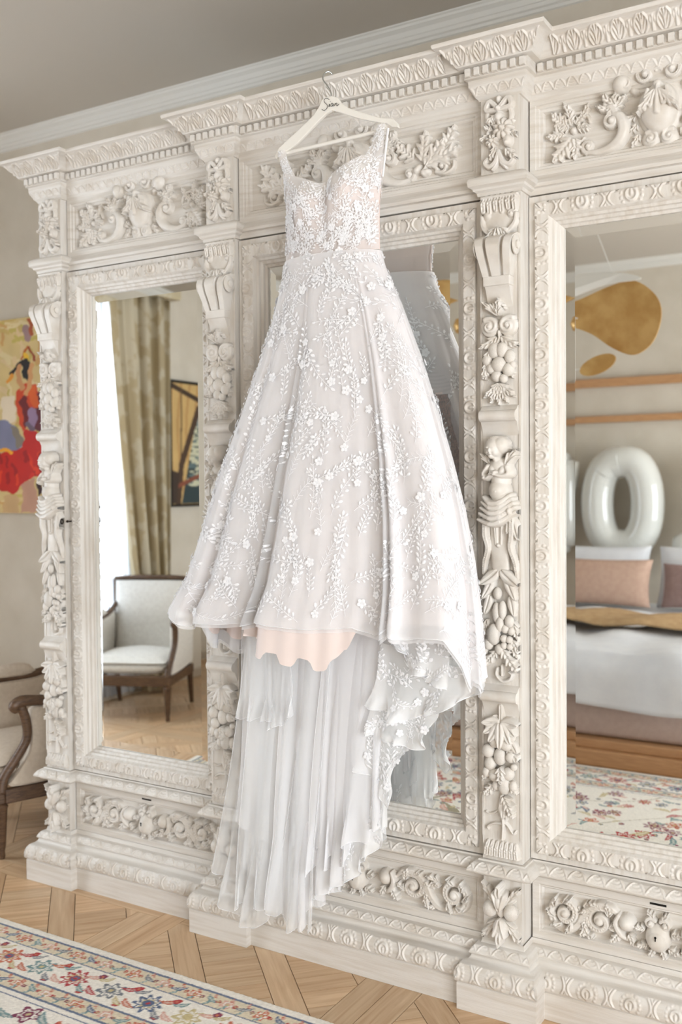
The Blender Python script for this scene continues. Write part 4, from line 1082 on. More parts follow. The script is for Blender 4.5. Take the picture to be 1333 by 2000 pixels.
for nm, tp, bt, yt, yb, n, am, mt, sd in TS:
    g = sheet(tp, bt, yt, yb, n, am, seed=sd, hemw=.014); sheet_obj(nm, g, mt); edging('tulle_edge', g[-1], .0008); edging('tulle_edge', g[:, 0], .0007); edging('tulle_edge', g[:, -1], .0007)
LS = [
 ('lace_train', [(490, 1210), (610, 1220), (745, 1245)], [(478, 1690), (500, 1745), (570, 1770), (650, 1740), (722, 1660), (752, 1612)], -.20, -.185, 5, .010, 11),
 ('lace_flounce', [(748, 1238), (820, 1246), (885, 1250)], [(770, 1268), (800, 1318), (836, 1328), (874, 1343)], -.300, -.305, 1.3, .014, 12),
 ('lace_flounce', [(745, 1255), (840, 1285), (944, 1320)], [(720, 1380), (778, 1412), (850, 1392), (900, 1372), (946, 1354)], -.262, -.268, 2.2, .018, 13),
 ('lace_flounce', [(728, 1345), (795, 1372), (858, 1390)], [(722, 1440), (770, 1446), (822, 1462), (842, 1424)], -.245, -.25, 1.6, .014, 14),
 ('lace_flounce', [(712, 1420), (765, 1440), (812, 1452)], [(706, 1510), (735, 1520), (756, 1572), (760, 1500)], -.232, -.235, 1.3, .012, 15),
 ('lace_flounce', [(690, 1500), (728, 1520), (755, 1548)], [(640, 1742), (698, 1690), (742, 1640), (753, 1612)], -.215, -.222, 1.4, .012, 16),
]
LG = []
for nm, tp, bt, yt, yb, n, am, sd in LS:
    g = sheet(tp, bt, yt, yb, n, am, 80, 44, sd, hemw=.006); sheet_obj(nm, g, LACE); edging('lace_edge', g[-1], .0013); LG.append(g)

# ---- bodice
def bodice(top, bot, back=False, nu=70, nv=46):
    A = px_poly(top, -.215, nu); B = px_poly(bot, -.215, nu); t = np.linspace(0, 1, nv)[:, None]; u = np.linspace(0, 1, nu)[None]
    Gb = A[None]*(1-t[..., None])+B[None]*t[..., None]
    bulge = np.sin(pi*np.clip(u, 0, 1))**.55
    if back: Gb[..., 1] = -.215+.055*bulge
    else:
        bust = .030*(np.exp(-((u-.27)/.15)**2)+np.exp(-((u-.74)/.15)**2))*np.exp(-((t-.30)/.26)**2)
        Gb[..., 1] = -.215-.068*bulge*(1-.1*(1-t))-bust+.014*np.exp(-((u-.52)/.06)**2)*(1-t)
    pinch = .012*np.sin(pi*t)*(2*u-1); Gb[..., 0] -= pinch*.6
    return Gb
GB = bodice([(557, 338), (568, 343), (581, 350), (600, 355), (622, 361), (643, 368), (657, 362), (672, 348), (695, 331), (712, 316), (732, 306), (750, 300)], [(561, 512), (600, 520), (650, 516), (700, 503), (741, 486)])
sheet_obj('bodice_front', GB, NETB)
GBi = GB.copy(); GBi[..., 1] += .006
k0 = 7
sheet_obj('bodice_lining', GBi[k0:], SATIN)
sheet_obj('bodice_back', bodice([(560, 402), (610, 412), (680, 404), (746, 372)], [(561, 512), (600, 520), (650, 516), (700, 503), (741, 486)], True), NETB)
GS = []
def strap(name, L, R, y0, y1, mat=NETB):
    a = px_poly(L, y0, 26); b = px_poly(R, y0, 26); t = np.linspace(0, 1, 26)
    g = np.stack([a, (a+b)/2, b], 1); g[..., 1] += (y1-y0)*t[:, None]; g[:, 1, 1] -= .003
    sheet_obj(name, g, mat); return g
GS.append(strap('strap', [(543, 296), (547, 312), (553, 330), (557, 344)], [(557, 292), (563, 315), (572, 334), (582, 351)], HY-.010, -.235))
GS.append(strap('strap', [(737, 244), (733, 268), (722, 298), (712, 318)], [(753, 240), (752, 262), (751, 285), (750, 304)], HY-.010, -.240))
strap('back_strap', [(546, 298), (556, 330), (566, 372), (572, 410)], [(556, 296), (566, 326), (578, 368), (586, 412)], HY+.012, -.195)
strap('back_strap', [(742, 250), (736, 300), (728, 350), (722, 392)], [(752, 248), (748, 300), (744, 345), (742, 380)], HY+.012, -.195)
strap('hanging_loop', [(756, 250), (752, 290), (747, 345)], [(761, 250), (757, 290), (751, 346)], HY-.006, -.232, M('white_ribbon', (246, 246, 248), rough=.5))

# ---- embroidery: sprays of leaves on curving stems, sewn onto the net
class Emb:
    def __init__(s, G, wrap, off): s.G, s.wrap, s.off = G, wrap, off; s.v = []; s.f = []; s.nv, s.nu = G.shape[:2]
    def S(s, u, v):
        u = np.asarray(u, float); v = np.clip(np.asarray(v, float), 0, .9999)
        if s.wrap: x = (u % 1.0)*s.nu; j = np.floor(x).astype(int) % s.nu; j2 = (j+1) % s.nu; fx = x-np.floor(x)
        else: x = np.clip(u, 0, .9999)*(s.nu-1); j = np.floor(x).astype(int); j2 = j+1; fx = x-j
        y = v*(s.nv-1); i = np.floor(y).astype(int); fy = y-i; G = s.G
        return (G[i, j]*((1-fx)*(1-fy))[..., None]+G[i, j2]*(fx*(1-fy))[..., None]+G[i+1, j]*((1-fx)*fy)[..., None]+G[i+1, j2]*(fx*fy)[..., None])
    def frame(s, u, v):
        e = .012
        p = s.S(np.array([u, u+e, u-e, u, u]), np.array([v, v, v, min(v+e, .999), max(v-e, 0)]))
        du = (p[1]-p[2])/(2*e); dv = (p[3]-p[4])/(2*e); n = np.cross(du, dv); n /= np.linalg.norm(n)+1e-9
        c = s.G.reshape(-1, 3).mean(0)
        ref = p[0]-np.array([c[0], c[1], p[0][2]]) if s.wrap else np.array([0, -1, 0])
        if n@ref < 0: n = -n
        return p[0], du, dv, n
    def mapper(s, u0, v0):
        p0, du, dv, n = s.frame(u0, v0); lu, lv = np.linalg.norm(du)+1e-6, np.linalg.norm(dv)+1e-6
        def f(P, h=0.0):
            P = np.asarray(P, float); q = s.S(u0+P[:, 0]/lu, v0-P[:, 1]/lv)
            return q+n*(s.off+h)
        s.ok = lambda P: (np.asarray(P)[:, 1]/lv < v0-.004) & (np.asarray(P)[:, 1]/lv > v0-.992)
        return f, p0, du/lu, n
    def leaf(s, f, x, y, a, L, W):
        t = np.array([0, .25, .6, .88, 1, .88, .6, .25]); w = np.array([0, .75, 1, .55, 0, -.55, -1, -.75])*W
        c, n = math.cos(a), math.sin(a); P = np.stack([x+t*L*c-w*n, y+t*L*n+w*c], 1)
        if not s.ok(P).all(): return
        o = len(s.v); s.v += f(P, .0005).tolist(); s.v += f(np.array([[x+.5*L*c, y+.5*L*n]]), .0032).tolist()
        s.f += [(o+k, o+(k+1) % 8, o+8) for k in range(8)]
    def stem(s, f, P, w=.0008):
        P = np.asarray(P, float); ok = s.ok(P)
        if not ok.all(): return
        T = np.gradient(P, axis=0); T /= np.linalg.norm(T, axis=1)[:, None]+1e-9; N = np.stack([-T[:, 1], T[:, 0]], 1)*w
        a, b = f(P+N, .0012), f(P-N, .0012); o = len(s.v); n = len(P)
        for k in range(n): s.v += [a[k].tolist(), b[k].tolist()]
        s.f += [(o+2*k, o+2*k+1, o+2*k+3, o+2*k+2) for k in range(n-1)]
    def spray(s, r, u0, v0, L, leaf, dens=1.0):
        f, p0, e, n = s.mapper(u0, v0); a = r.uniform(0, 2*pi) if r.random() < .35 else r.normal(pi/2, .6); cv = r.uniform(-6, 6)*.12/L; m = int(8+L*60)
        P = [(0.0, 0.0)]; ang = a
        for k in range(m): ang += cv*L/m; P.append((P[-1][0]+L/m*math.cos(ang), P[-1][1]+L/m*math.sin(ang)))
        P = np.array(P); s.stem(f, P)
        A = np.unwrap(np.arctan2(np.gradient(P[:, 1]), np.gradient(P[:, 0])))
        k = 2; step = max(2, int(m*.017/L/dens)); side = 1
        fern = r.random() < .22
        while k < m:
            for sg in (1, -1):
                x, y = P[k]; b = A[k]+sg*r.uniform(.6, 1.0); st = r.uniform(.003, .009)
                if fern:
                    q = np.array([[x+t*.017*math.cos(b), y+t*.017*math.sin(b)] for t in (0, .5, 1)]); s.stem(f, q, .0007); continue
                sz = leaf*r.uniform(.75, 1.15)*(1-.35*k/m)
                s.stem(f, np.array([[x, y], [x+st*.5*math.cos(b), y+st*.5*math.sin(b)], [x+st*math.cos(b), y+st*math.sin(b)]]), .0006)
                s.leaf(f, x+st*math.cos(b), y+st*math.sin(b), b, sz, sz*.27)
            k += step
        if not fern: s.leaf(f, P[-1][0], P[-1][1], A[-1], leaf*.9, leaf*.24)
    def go(s, name):
        if s.v: tag(mk(name, s.v, s.f, THREAD, dress, True), kind='stuff')
FLW = None
def flower(E, r, u, v, rad):
    """five-petalled sewn flower, its own piece"""
    global FLW
    p, du, dv, n = E.frame(u, v); x = du/np.linalg.norm(du); y = np.cross(n, x); a = r.uniform(0, 6.3)
    m = Matrix(np.column_stack([np.r_[(x*math.cos(a)+y*math.sin(a))*rad, 0], np.r_[(-x*math.sin(a)+y*math.cos(a))*rad, 0], np.r_[n*rad, 0], np.r_[p+n*.004, 1]]).tolist())
    if FLW is None:
        mb = MB()
        for k in range(5):
            t = 2*pi*k/5; V = []
            for q in range(9):
                b = 2*pi*q/9; V.append((.55+.46*math.cos(b), .40*math.sin(b), .10+.05*math.cos(b)))
            V.append((.55, 0, .24)); c, s_ = math.cos(t), math.sin(t)
            mb.add([(x_*c-y_*s_, x_*s_+y_*c, z_) for x_, y_, z_ in V], [(q, (q+1) % 9, 9) for q in range(9)])
        mb.ball((0, 0, .22), (.17, .17, .14), 8, 5)
        FLW = mb.go('flower_applique', THREAD, None, True); o = FLW
    else: o = bpy.data.objects.new('flower_applique', FLW.data); COL.objects.link(o)
    o.matrix_basis = m; setparent(o, dress)
r = np.random.default_rng(31)
E = Emb(G, True, .0025)
# u = .5 is the front; cover the front closely, the back thinly
pts = []
for _ in range(6000):
    if len(pts) > 330: break
    u = r.uniform(.22, .78) if r.random() < .82 else r.uniform(0, 1); v = r.random()**.72*.99
    p = E.S(np.array(u), np.array(v))
    if all(np.linalg.norm(p-q) > .046 for q in pts):
        pts.append(p); E.spray(r, u, v, r.uniform(.07, .17), r.uniform(.012, .018))
        if r.random() < .34 and v < .97: flower(E, r, u+r.uniform(-.006, .006), v, r.uniform(.011, .0155))
for k in range(34): E.spray(r, r.uniform(.24, .76), r.uniform(.005, .09), r.uniform(.03, .06), r.uniform(.010, .015), 1.3)
E.go('skirt_embroidery')
E = Emb(GB, False, .003)
arc = np.r_[0, np.cumsum(np.linalg.norm(np.diff(GB[20], axis=0), axis=1))]; arc /= arc[-1]; UA = lambda lo, hi: float(np.interp(r.uniform(lo, hi), arc, np.linspace(0, 1, len(arc))))
for _ in range(125): E.spray(r, UA(.01, .99), r.uniform(.05, 1), r.uniform(.04, .09), r.uniform(.010, .0145), 1.3)
for _ in range(24): flower(E, r, UA(.04, .96), r.uniform(.12, .98), r.uniform(.009, .013))
for k in range(26): E.spray(r, UA(.02, .98), r.uniform(.86, .99), r.uniform(.03, .06), r.uniform(.010, .014), 1.4)
for k in range(14): E.spray(r, UA(.45, .99), r.uniform(.1, .98), r.uniform(.04, .08), r.uniform(.010, .014), 1.4)
E.go('bodice_embroidery')
for g in GS:
    E = Emb(g, False, .002)
    for _ in range(16): E.spray(r, r.uniform(.2, .8), r.uniform(.1, 1), r.uniform(.012, .03), r.uniform(.009, .012), 1.4)
    E.go('strap_embroidery')
for q, g in enumerate(LG):
    E = Emb(g, False, .002)
    for _ in range(34 if q == 0 else 14): E.spray(r, r.uniform(.05, .95), r.uniform(.45 if q == 0 else .1, .98), r.uniform(.08, .14), r.uniform(.013, .019))
    for _ in range(5 if q else 9): flower(E, r, r.uniform(.1, .9), r.uniform(.5 if q == 0 else .3, .92), r.uniform(.011, .015))
    E.go('lace_embroidery')
# ================================================================== THE REST OF THE ROOM
LINEN = M('natural_linen', (205, 192, 176), (196, 182, 165), rough=.9, scale=60, bump=.15, bscale=300)
WHITEL = M('pale_linen', (226, 222, 214), (216, 211, 203), rough=.9, scale=50, bump=.15, bscale=300)
WALNUT = M('waxed_walnut', (104, 78, 56), (72, 52, 38), rough=.45, scale=8, stretch=(4, 4, 22), bump=.08, bscale=40)
def spline(name, mb_pts, R, mat, par, n=10, flat=1.0, up=None, k=6):
    return MB().tube(catmull(mb_pts, k), np.interp(np.linspace(0, 1, (len(mb_pts)-1)*k+1), np.linspace(0, 1, len(R)), R), n, True, flat, up).go(name, mat, par, True, world=False)
def cushion(x0, x1, y0, y1, z0, z1, puff=.03, n=14, seed=0, edge=.25):
    """upholstered pad: rounded slab with a swelling top"""
    V = []; u = np.linspace(-1, 1, n); A, B = np.meshgrid(u, u)
    k = np.clip((1-np.abs(A)**5)*(1-np.abs(B)**5), 0, 1)**.35
    r = np.random.default_rng(seed); wob = .12*np.sin(3*A+seed)*np.cos(2.5*B+seed)
    ex = 1-.04*np.abs(B)**2*0
    X = (x0+x1)/2+A*(x1-x0)/2; Y = (y0+y1)/2+B*(y1-y0)/2
    zt = z0+(z1-z0)*(edge+(1-edge)*k)+puff*(1-A*A)*(1-B*B)*(1+wob); zb = z0+(z1-z0)*(1-k)*edge
    T = np.stack([X, Y, zt], -1).reshape(-1, 3); Bt = np.stack([X, Y, zb], -1).reshape(-1, 3)
    F = grid_faces(n, n).tolist(); m = n*n
    F2 = [tuple(i+m for i in f)[::-1] for f in F]
    ring = [j for j in range(n)]+[i*n+n-1 for i in range(1, n)]+[(n-1)*n+j for j in range(n-2, -1, -1)]+[i*n for i in range(n-2, 0, -1)]
    S = [(ring[k], ring[k]+m, ring[(k+1) % len(ring)]+m, ring[(k+1) % len(ring)]) for k in range(len(ring))]
    return np.vstack([T, Bt]), F+F2+S
def armchair(loc, rz, label, fabric):
    """upholstered armchair with closed sides and a carved show-wood frame; faces local +y"""
    R = empty('armchair', loc, rz); tag(R, label, 'armchair', 'linen armchairs')
    go = lambda mb, nm, mat, sm=False: mb.go(nm, mat, R, sm, world=False, autos=40 if sm else None)
    # seat rail, legs
    go(MB().bbox(-.30, .30, .262, .300, .225, .295, .008).bbox(-.30, -.265, -.25, .262, .225, .285, .006).bbox(.265, .30, -.25, .262, .225, .285, .006).bbox(-.265, .265, -.275, -.245, .225, .285, .006), 'seat_rail', WALNUT)
    for sx in (-1, 1):
        go(MB().lathe([(.012, 0), (.015, .012), (.013, .03), (.017, .05), (.026, .205), (.030, .215), (.024, .222), (.030, .230)], (sx*.277, .275, 0), 14), 'leg', WALNUT, True)
        spline('leg', [(sx*.262, -.315, 0), (sx*.264, -.285, .12), (sx*.266, -.265, .25)], [.015, .019, .022], WALNUT, R, 8)
    v, f = cushion(-.272, .272, -.20, .288, .285, .365, .0, 14, edge=.9); mk('seat_deck', v, f, fabric, R, True, world=False)
    v, f = cushion(-.262, .262, -.19, .295, .355, .405, .035, 16, 1, edge=.45); mk('seat_cushion', v, f, fabric, R, True, world=False)
    # backrest: padded panel in a squared wooden frame, leaning back
    lean = lambda z: -.235-.17*(z-.42)
    n, m = 15, 15; Vf = []
    for i in range(m):
        t = i/(m-1); z = .28+t*.575; hw = .245+.025*t
        for j in range(n):
            s = -1+2*j/(n-1); b = .05*(1-s**4)*(1-(2*t-1)**6)
            Vf.append((s*hw, lean(z)+.02+b, z))
    for i in range(m):
        t = i/(m-1); z = .28+t*.575; hw = .245+.025*t
        for j in range(n): Vf.append((-(-1+2*j/(n-1))*hw, lean(z)-.03, z))
    F = grid_faces(m, n).tolist()+[[i+m*n for i in q] for q in grid_faces(m, n).tolist()]
    F += [(i*n, (i+1)*n, m*n+(i+1)*n+n-1, m*n+i*n+n-1) for i in range(m-1)]+[(i*n+n-1, m*n+i*n, m*n+(i+1)*n, (i+1)*n+n-1) for i in range(m-1)]
    mk('backrest', Vf, F, fabric, R, True, world=False)
    for sx in (-1, 1):
        spline('back_stile', [(sx*.255, lean(.24), .24), (sx*.258, lean(.5), .50), (sx*.268, lean(.70)+.004, .70), (sx*.282, lean(.865), .865)], [.020, .018, .016, .017], WALNUT, R, 8)
        # arm: scrolled show-wood, pad, swept support
        spline('arm', [(sx*.262, -.27, .700), (sx*.272, -.18, .655), (sx*.288, -.04, .628), (sx*.300, .10, .632), (sx*.305, .19, .640), (sx*.305, .225, .622), (sx*.303, .212, .600)], [.016, .018, .020, .022, .024, .022, .014], WALNUT, R, 10)
        v, f = cushion(-.032, .032, -.11, .09, .0, .04, .022, 10, 2, edge=.5)
        mk('arm_pad', np.asarray(v)+np.array([sx*.294, .01, .632]), f, fabric, R, True, world=False)
        spline('arm_support', [(sx*.303, .195, .620), (sx*.302, .175, .56), (sx*.296, .17, .48), (sx*.288, .215, .40), (sx*.280, .262, .33), (sx*.278, .275, .27)], [.020, .020, .019, .019, .021, .024], WALNUT, R, 10)
        pl = catmull([(-.235, .30), (-.255, .50), (-.245, .645), (-.10, .620), (.06, .612), (.150, .60), (.150, .50), (.160, .42), (.215, .34), (.235, .292), (.0, .288)], 3)
        mb = MB(); xs = (.258, .270, .292, .300); nn = len(pl); c0 = pl.mean(0)
        for x, k in zip(xs, (.95, 1.0, 1.0, .95)): mb.v += [(sx*x, c0[0]+(a-c0[0])*k, c0[1]+(b-c0[1])*k) for a, b in pl]
        for q in range(3): mb.f += [(q*nn+i, q*nn+(i+1) % nn, (q+1)*nn+(i+1) % nn, (q+1)*nn+i) for i in range(nn)]
        mb.f += [tuple(range(nn)), tuple(range(3*nn, 4*nn))[::-1]]
        go(mb, 'side_panel', fabric, True)
    spline('top_rail', [(-.284, lean(.865), .865), (-.14, lean(.872), .874), (0, lean(.875), .876), (.14, lean(.872), .874), (.284, lean(.865), .865)], [.017, .017], WALNUT, R, 8)
    return R
armchair((-4.60, -2.27, 0), -math.radians(23), 'pale linen armchair by the curtained window, seen in the left mirror', WHITEL)
armchair((-3.435, .33, 0), math.radians(160), 'beige linen armchair with dark wood arms left of the wardrobe', LINEN)

# ---- curtains and pelmet at the left window
CURT = M('damask_curtain', (196, 180, 146), (218, 208, 184), rough=.7, scale=7, detail=2, lo=.47, hi=.53, transl=.25)
SHEER = tulle('voile', (246, 248, 252), .62, .5)
def curtain(name, y0t, y1t, y0b, y1b, x, mat, label, cat, z0=.03, z1=2.98, folds=6, amp=.05, seed=0):
    nu, nv = folds*14, 24; u = np.linspace(0, 1, nu); v = np.linspace(0, 1, nv); U, V = np.meshgrid(u, v)
    ya = y0t+(y0b-y0t)*V**1.3; yb = y1t+(y1b-y1t)*V
    ph = 2*pi*folds*(U+.02*np.sin(5*U+seed))
    X = x+amp*np.sin(ph)*(.55+.45*V)+.015*np.sin(2.3*ph+seed); Y = ya+(yb-ya)*U+.012*np.sin(2*ph)
    Z = z1+(z0-z1)*V
    o = mk(name, np.stack([X, Y, Z], -1).reshape(-1, 3), grid_faces(nv, nu), mat, None, True)
    md = o.modifiers.new('thickness', 'SOLIDIFY'); md.thickness = .004
    return tag(o, label, cat, 'curtains of the side window')
curtain('curtain', -2.33, -2.97, -2.66, -2.93, -4.91, CURT, 'heavy beige damask curtain drawn aside by the window, beside the sailing picture', 'curtain', z1=2.895, folds=4, seed=1)
curtain('curtain', -.30, -.95, -.32, -.78, -4.93, CURT, 'heavy beige damask curtain on the wardrobe side of the window', 'curtain', z1=2.895, folds=4, seed=4)
curtain('sheer_curtain', -1.55, -2.60, -1.60, -2.72, -5.015, SHEER, 'white sheer voile hanging in the side window', 'curtain', z1=2.895, folds=9, amp=.010, seed=2)
tag(MB().bbox(-5.04, -4.86, -3.06, -.22, 2.90, 3.06, .01).go('pelmet', M('damask_pelmet', (200, 186, 154), (214, 204, 180), rough=.75, scale=9, lo=.45, hi=.55)), 'straight fabric pelmet above the curtained window', 'pelmet')

# ---- pictures (brushwork laid on canvas)
PIGM = M_attr('oil_paint', rough=.55, bump=.25, bscale=60)
def canvas(name, nu, nv, paint, place, label, frame=None, depth=.03):
    """paint(a,b)->rgb over a,b in 0..1; place(a,b)->xyz on the canvas face"""
    a, b = np.meshgrid(np.linspace(0, 1, nu), np.linspace(0, 1, nv)); C = paint(a, b)
    root = empty(name, place(.5, 0)[0] if False else tuple(np.asarray(place(np.array(.5), np.array(0.0))).ravel()))
    tag(root, label, 'painting')
    P = np.stack(place(a, b), -1).reshape(-1, 3)
    o = mk('canvas', P, grid_faces(nv, nu), PIGM, root, True)
    ca = o.data.color_attributes.new('Col', 'FLOAT_COLOR', 'POINT'); ca.data.foreach_set('color', np.concatenate([C.reshape(-1, 3), np.ones((nu*nv, 1))], 1).ravel())
    return root
def brush(C, a, b, seed, amt):
    r = np.random.default_rng(seed); n = np.zeros(a.shape)
    for _ in range(22):
        t = r.uniform(0, pi); f = r.uniform(12, 60); n += np.sin(f*(a*math.cos(t)+b*math.sin(t))+5*np.sin(r.uniform(2, 7)*a+r.uniform(0, 6))+r.uniform(0, 6))
    return np.clip(C*(1+amt*(n/6))[..., None], 0, 1)
rgb = lambda *c: np.array(lin(c)[:3])
def inpoly(x, y, poly):
    ins = np.zeros(x.shape, bool); n = len(poly)
    for i in range(n):
        (x1, y1), (x2, y2) = poly[i], poly[(i+1) % n]
        c = ((y1 > y) != (y2 > y)) & (x < (x2-x1)*(y-y1)/((y2-y1) or 1e-9)+x1); ins ^= c
    return ins
def seg(x, y, pts, wd):
    m = np.zeros(x.shape, bool)
    for (x1, y1), (x2, y2) in zip(pts[:-1], pts[1:]):
        dx, dy = x2-x1, y2-y1; t = np.clip(((x-x1)*dx+(y-y1)*dy)/(dx*dx+dy*dy), 0, 1); m |= np.hypot(x-x1-t*dx, y-y1-t*dy) < wd
    return m
def dancer(a, b):
    # figure coordinates: x to the right, y down (figure roughly 0..130 x 0..400)
    x = -75+a*232; y = 20+(1-b)*385
    r = np.random.default_rng(5); x = x+2.0*np.sin(y*.11+1)+1.2*np.sin(y*.31); y = y+2.0*np.sin(x*.17)
    C = np.empty(a.shape+(3,)); C[:] = rgb(214, 190, 132)
    for _ in range(140):
        cx, cy = r.uniform(-80, 160), r.uniform(20, 400); t = r.uniform(-1.0, 1.0)+pi/4; L = r.uniform(8, 26)
        C[seg(x, y, [(cx-L*math.cos(t), cy-L*math.sin(t)), (cx+L*math.cos(t), cy+L*math.sin(t))], r.uniform(2, 5))] = [rgb(226, 208, 160), rgb(203, 176, 108), rgb(196, 178, 96), rgb(222, 196, 150), rgb(206, 160, 100)][r.integers(0, 5)]
    C[seg(x, y, [(52, 42), (60, 60)], 7)] = rgb(160, 130, 130); C[seg(x, y, [(60, 25), (66, 52)], 4)] = rgb(170, 80, 40)
    C[seg(x, y, [(56, 78), (42, 102)], 2.2)] = rgb(190, 100, 30); C[seg(x, y, [(58, 78), (72, 106)], 2.2)] = rgb(150, 60, 30); C[seg(x, y, [(50, 95), (54, 104)], 5)] = rgb(236, 190, 50)
    C[inpoly(x, y, [(0, 175), (30, 170), (28, 220), (14, 232), (0, 225)])] = rgb(232, 216, 190)
    C[inpoly(x, y, [(34, 160), (50, 150), (70, 150), (80, 172), (70, 215), (45, 245), (30, 200)])] = rgb(206, 68, 28)
    C[inpoly(x, y, [(38, 185), (54, 170), (60, 220), (50, 240)])] = rgb(110, 24, 30); C[inpoly(x, y, [(66, 180), (110, 150), (118, 230), (90, 255), (70, 240)])] = rgb(96, 26, 40)
    C[seg(x, y, [(64, 160), (72, 190)], 8)] = rgb(222, 96, 30)
    C[seg(x, y, [(24, 127), (38, 112), (54, 105)], 4)] = rgb(28, 24, 24); C[inpoly(x, y, [(42, 106), (62, 104), (66, 120), (56, 145), (44, 140), (48, 122)])] = rgb(24, 22, 26)
    C[seg(x, y, [(66, 112), (58, 150), (54, 170)], 4.5)] = rgb(214, 158, 104); C[seg(x, y, [(40, 116), (36, 140), (44, 160)], 5)] = rgb(206, 150, 100); C[seg(x, y, [(12, 145), (26, 128)], 3)] = rgb(226, 150, 50)
    C[seg(x, y, [(62, 205), (66, 225)], 9)] = rgb(150, 124, 156); C[seg(x, y, [(58, 230), (64, 238)], 6)] = rgb(110, 92, 110)
    C[inpoly(x, y, [(-60, 215), (0, 218), (32, 230), (48, 272), (20, 282), (-60, 278)])] = rgb(128, 130, 158); C[inpoly(x, y, [(20, 230), (34, 232), (46, 270), (30, 276)])] = rgb(134, 124, 112)
    C[inpoly(x, y, [(-70, 285), (0, 285), (42, 275), (48, 240), (72, 242), (94, 275), (100, 318), (84, 336), (66, 330), (44, 348), (20, 368), (-30, 350), (-70, 330)])] = rgb(196, 28, 18)
    for _ in range(30):
        cx, cy = r.uniform(-60, 92), r.uniform(285, 340); C[seg(x, y, [(cx, cy), (cx+r.uniform(-8, 8), cy+r.uniform(10, 24))], r.uniform(2, 5)) & inpoly(x, y, [(-70, 285), (42, 275), (72, 242), (94, 275), (100, 318), (66, 330), (20, 368), (-70, 330)])] = [rgb(224, 60, 24), rgb(160, 14, 12), rgb(214, 40, 20)][r.integers(0, 3)]
    C[seg(x, y, [(-60, 280), (0, 278), (22, 284)], 3.2)] = rgb(240, 166, 36)
    C[inpoly(x, y, [(42, 350), (66, 332), (76, 400), (38, 405)])] = rgb(196, 150, 126); C[inpoly(x, y, [(72, 335), (86, 338), (82, 366), (74, 372)])] = rgb(52, 18, 22); C[inpoly(x, y, [(0, 372), (30, 366), (34, 405), (0, 405)])] = rgb(206, 170, 122)
    return brush(C, a, b, 8, .05)
PX0, PX1, PZ0, PZ1 = -4.42, -3.60, 1.383, 2.376
pt = canvas('dancer_painting', 170, 200, dancer, lambda a, b: (PX0+(PX1-PX0)*a, .768+0*a, PZ0+(PZ1-PZ0)*b), 'unframed oil painting of a dancer in red, left of the wardrobe')
MB().box(PX0, PX1, .770, .799, PZ0, PZ1).go('stretcher', M('canvas_edge', (205, 184, 140), rough=.9), pt)
def boats(a, b):
    x = a; y = 1-b
    C = np.empty(a.shape+(3,)); C[:] = rgb(206, 172, 112)
    C[np.sin(x*60+3*np.sin(4*y)) > .6] = rgb(190, 150, 92)
    water = inpoly(x, y, [(.12, 1), (.36, .10), (1, .12), (1, 1)]); C[water] = rgb(46, 62, 66)
    r = np.random.default_rng(2)
    for _ in range(160):
        cx, cy = .24+.22*r.random()**1.2, r.uniform(.35, .85); wd = r.uniform(.01, .06); C[(np.abs(x-cx) < wd) & (np.abs(y-cy) < .006+.006*r.random()) & water] = rgb(206, 206, 178) if r.random() < .7 else rgb(96, 116, 118)
    C[inpoly(x, y, [(.34, .10), (.70, .12), (.66, .36), (.32, .36)])] = rgb(172, 178, 172)
    C[inpoly(x, y, [(.36, .36), (.40, .36), (.385, .32)])] = rgb(190, 60, 40)
    C[seg(x, y, [(.0, .02), (.42, .15), (1, .3)], .022)] = rgb(64, 46, 32); C[seg(x, y, [(.13, .04), (.12, .62)], .008)] = rgb(92, 70, 44)
    C[seg(x, y, [(.08, 1), (.12, .68), (.34, .20)], .030)] = rgb(74, 52, 36); C[seg(x, y, [(.05, .86), (.6, .68), (1, .55)], .018)] = rgb(136, 74, 52)
    C[inpoly(x, y, [(0, .72), (.1, .74), (.06, 1), (0, 1)])] = rgb(60, 44, 34)
    return brush(C, a, b, 9, .04)
bp_ = canvas('sailing_painting', 130, 140, boats, lambda a, b: (-5.006+0*a, -3.09-.98*a, 1.375+.93*b), 'framed painting of sails and dark water, seen in the left mirror')
MB().box(-5.048, -5.008, -4.07, -3.09, 1.375, 2.305).go('stretcher', BLACK, bp_)
MB().box(-5.048, -4.995, -3.09, -3.07, 1.355, 2.325).box(-5.048, -4.995, -4.09, -4.07, 1.355, 2.325).box(-5.048, -4.995, -4.07, -3.09, 1.355, 1.375).box(-5.048, -4.995, -4.07, -3.09, 2.305, 2.325).go('frame', BLACK, bp_)

# ---- the bed and what lies on it
BX0, BX1 = -2.75, -.78
PLAT = M('honey_wood', (200, 154, 110), (184, 138, 96), rough=.4, scale=6, stretch=(2, 20, 20), bump=.05)
BLUSH = M('blush_linen', (206, 174, 155), (197, 164, 145), rough=.9, scale=30, bump=.2, bscale=180)
MAUVE = M('mauve_linen', (158, 132, 126), (148, 122, 116), rough=.9, scale=30, bump=.2, bscale=180)
COTTON = M('white_cotton', (232, 234, 238), (226, 228, 233), rough=.9, scale=12, bump=.1, bscale=60)
VALANCE = M('rose_upholstery', (200, 180, 170), (192, 171, 161), rough=.95, scale=40, bump=.15, bscale=200)
THROW = M('camel_throw', (198, 166, 124), (182, 149, 108), rough=.95, scale=18, bump=.4, bscale=50)
bed = empty('bed', ((BX0+BX1)/2, -3.75, 0)); tag(bed, 'wide bed with rose upholstered base on a wooden platform behind the photographer', 'bed')
MB().bbox(BX0-.10, BX1+.10, -5.30, -2.46, 0, .085, .006).go('platform', PLAT, bed); MB().bbox(BX0-.06, BX1+.06, -5.28, -2.50, .085, .135, .006).go('platform_step', PLAT, bed)
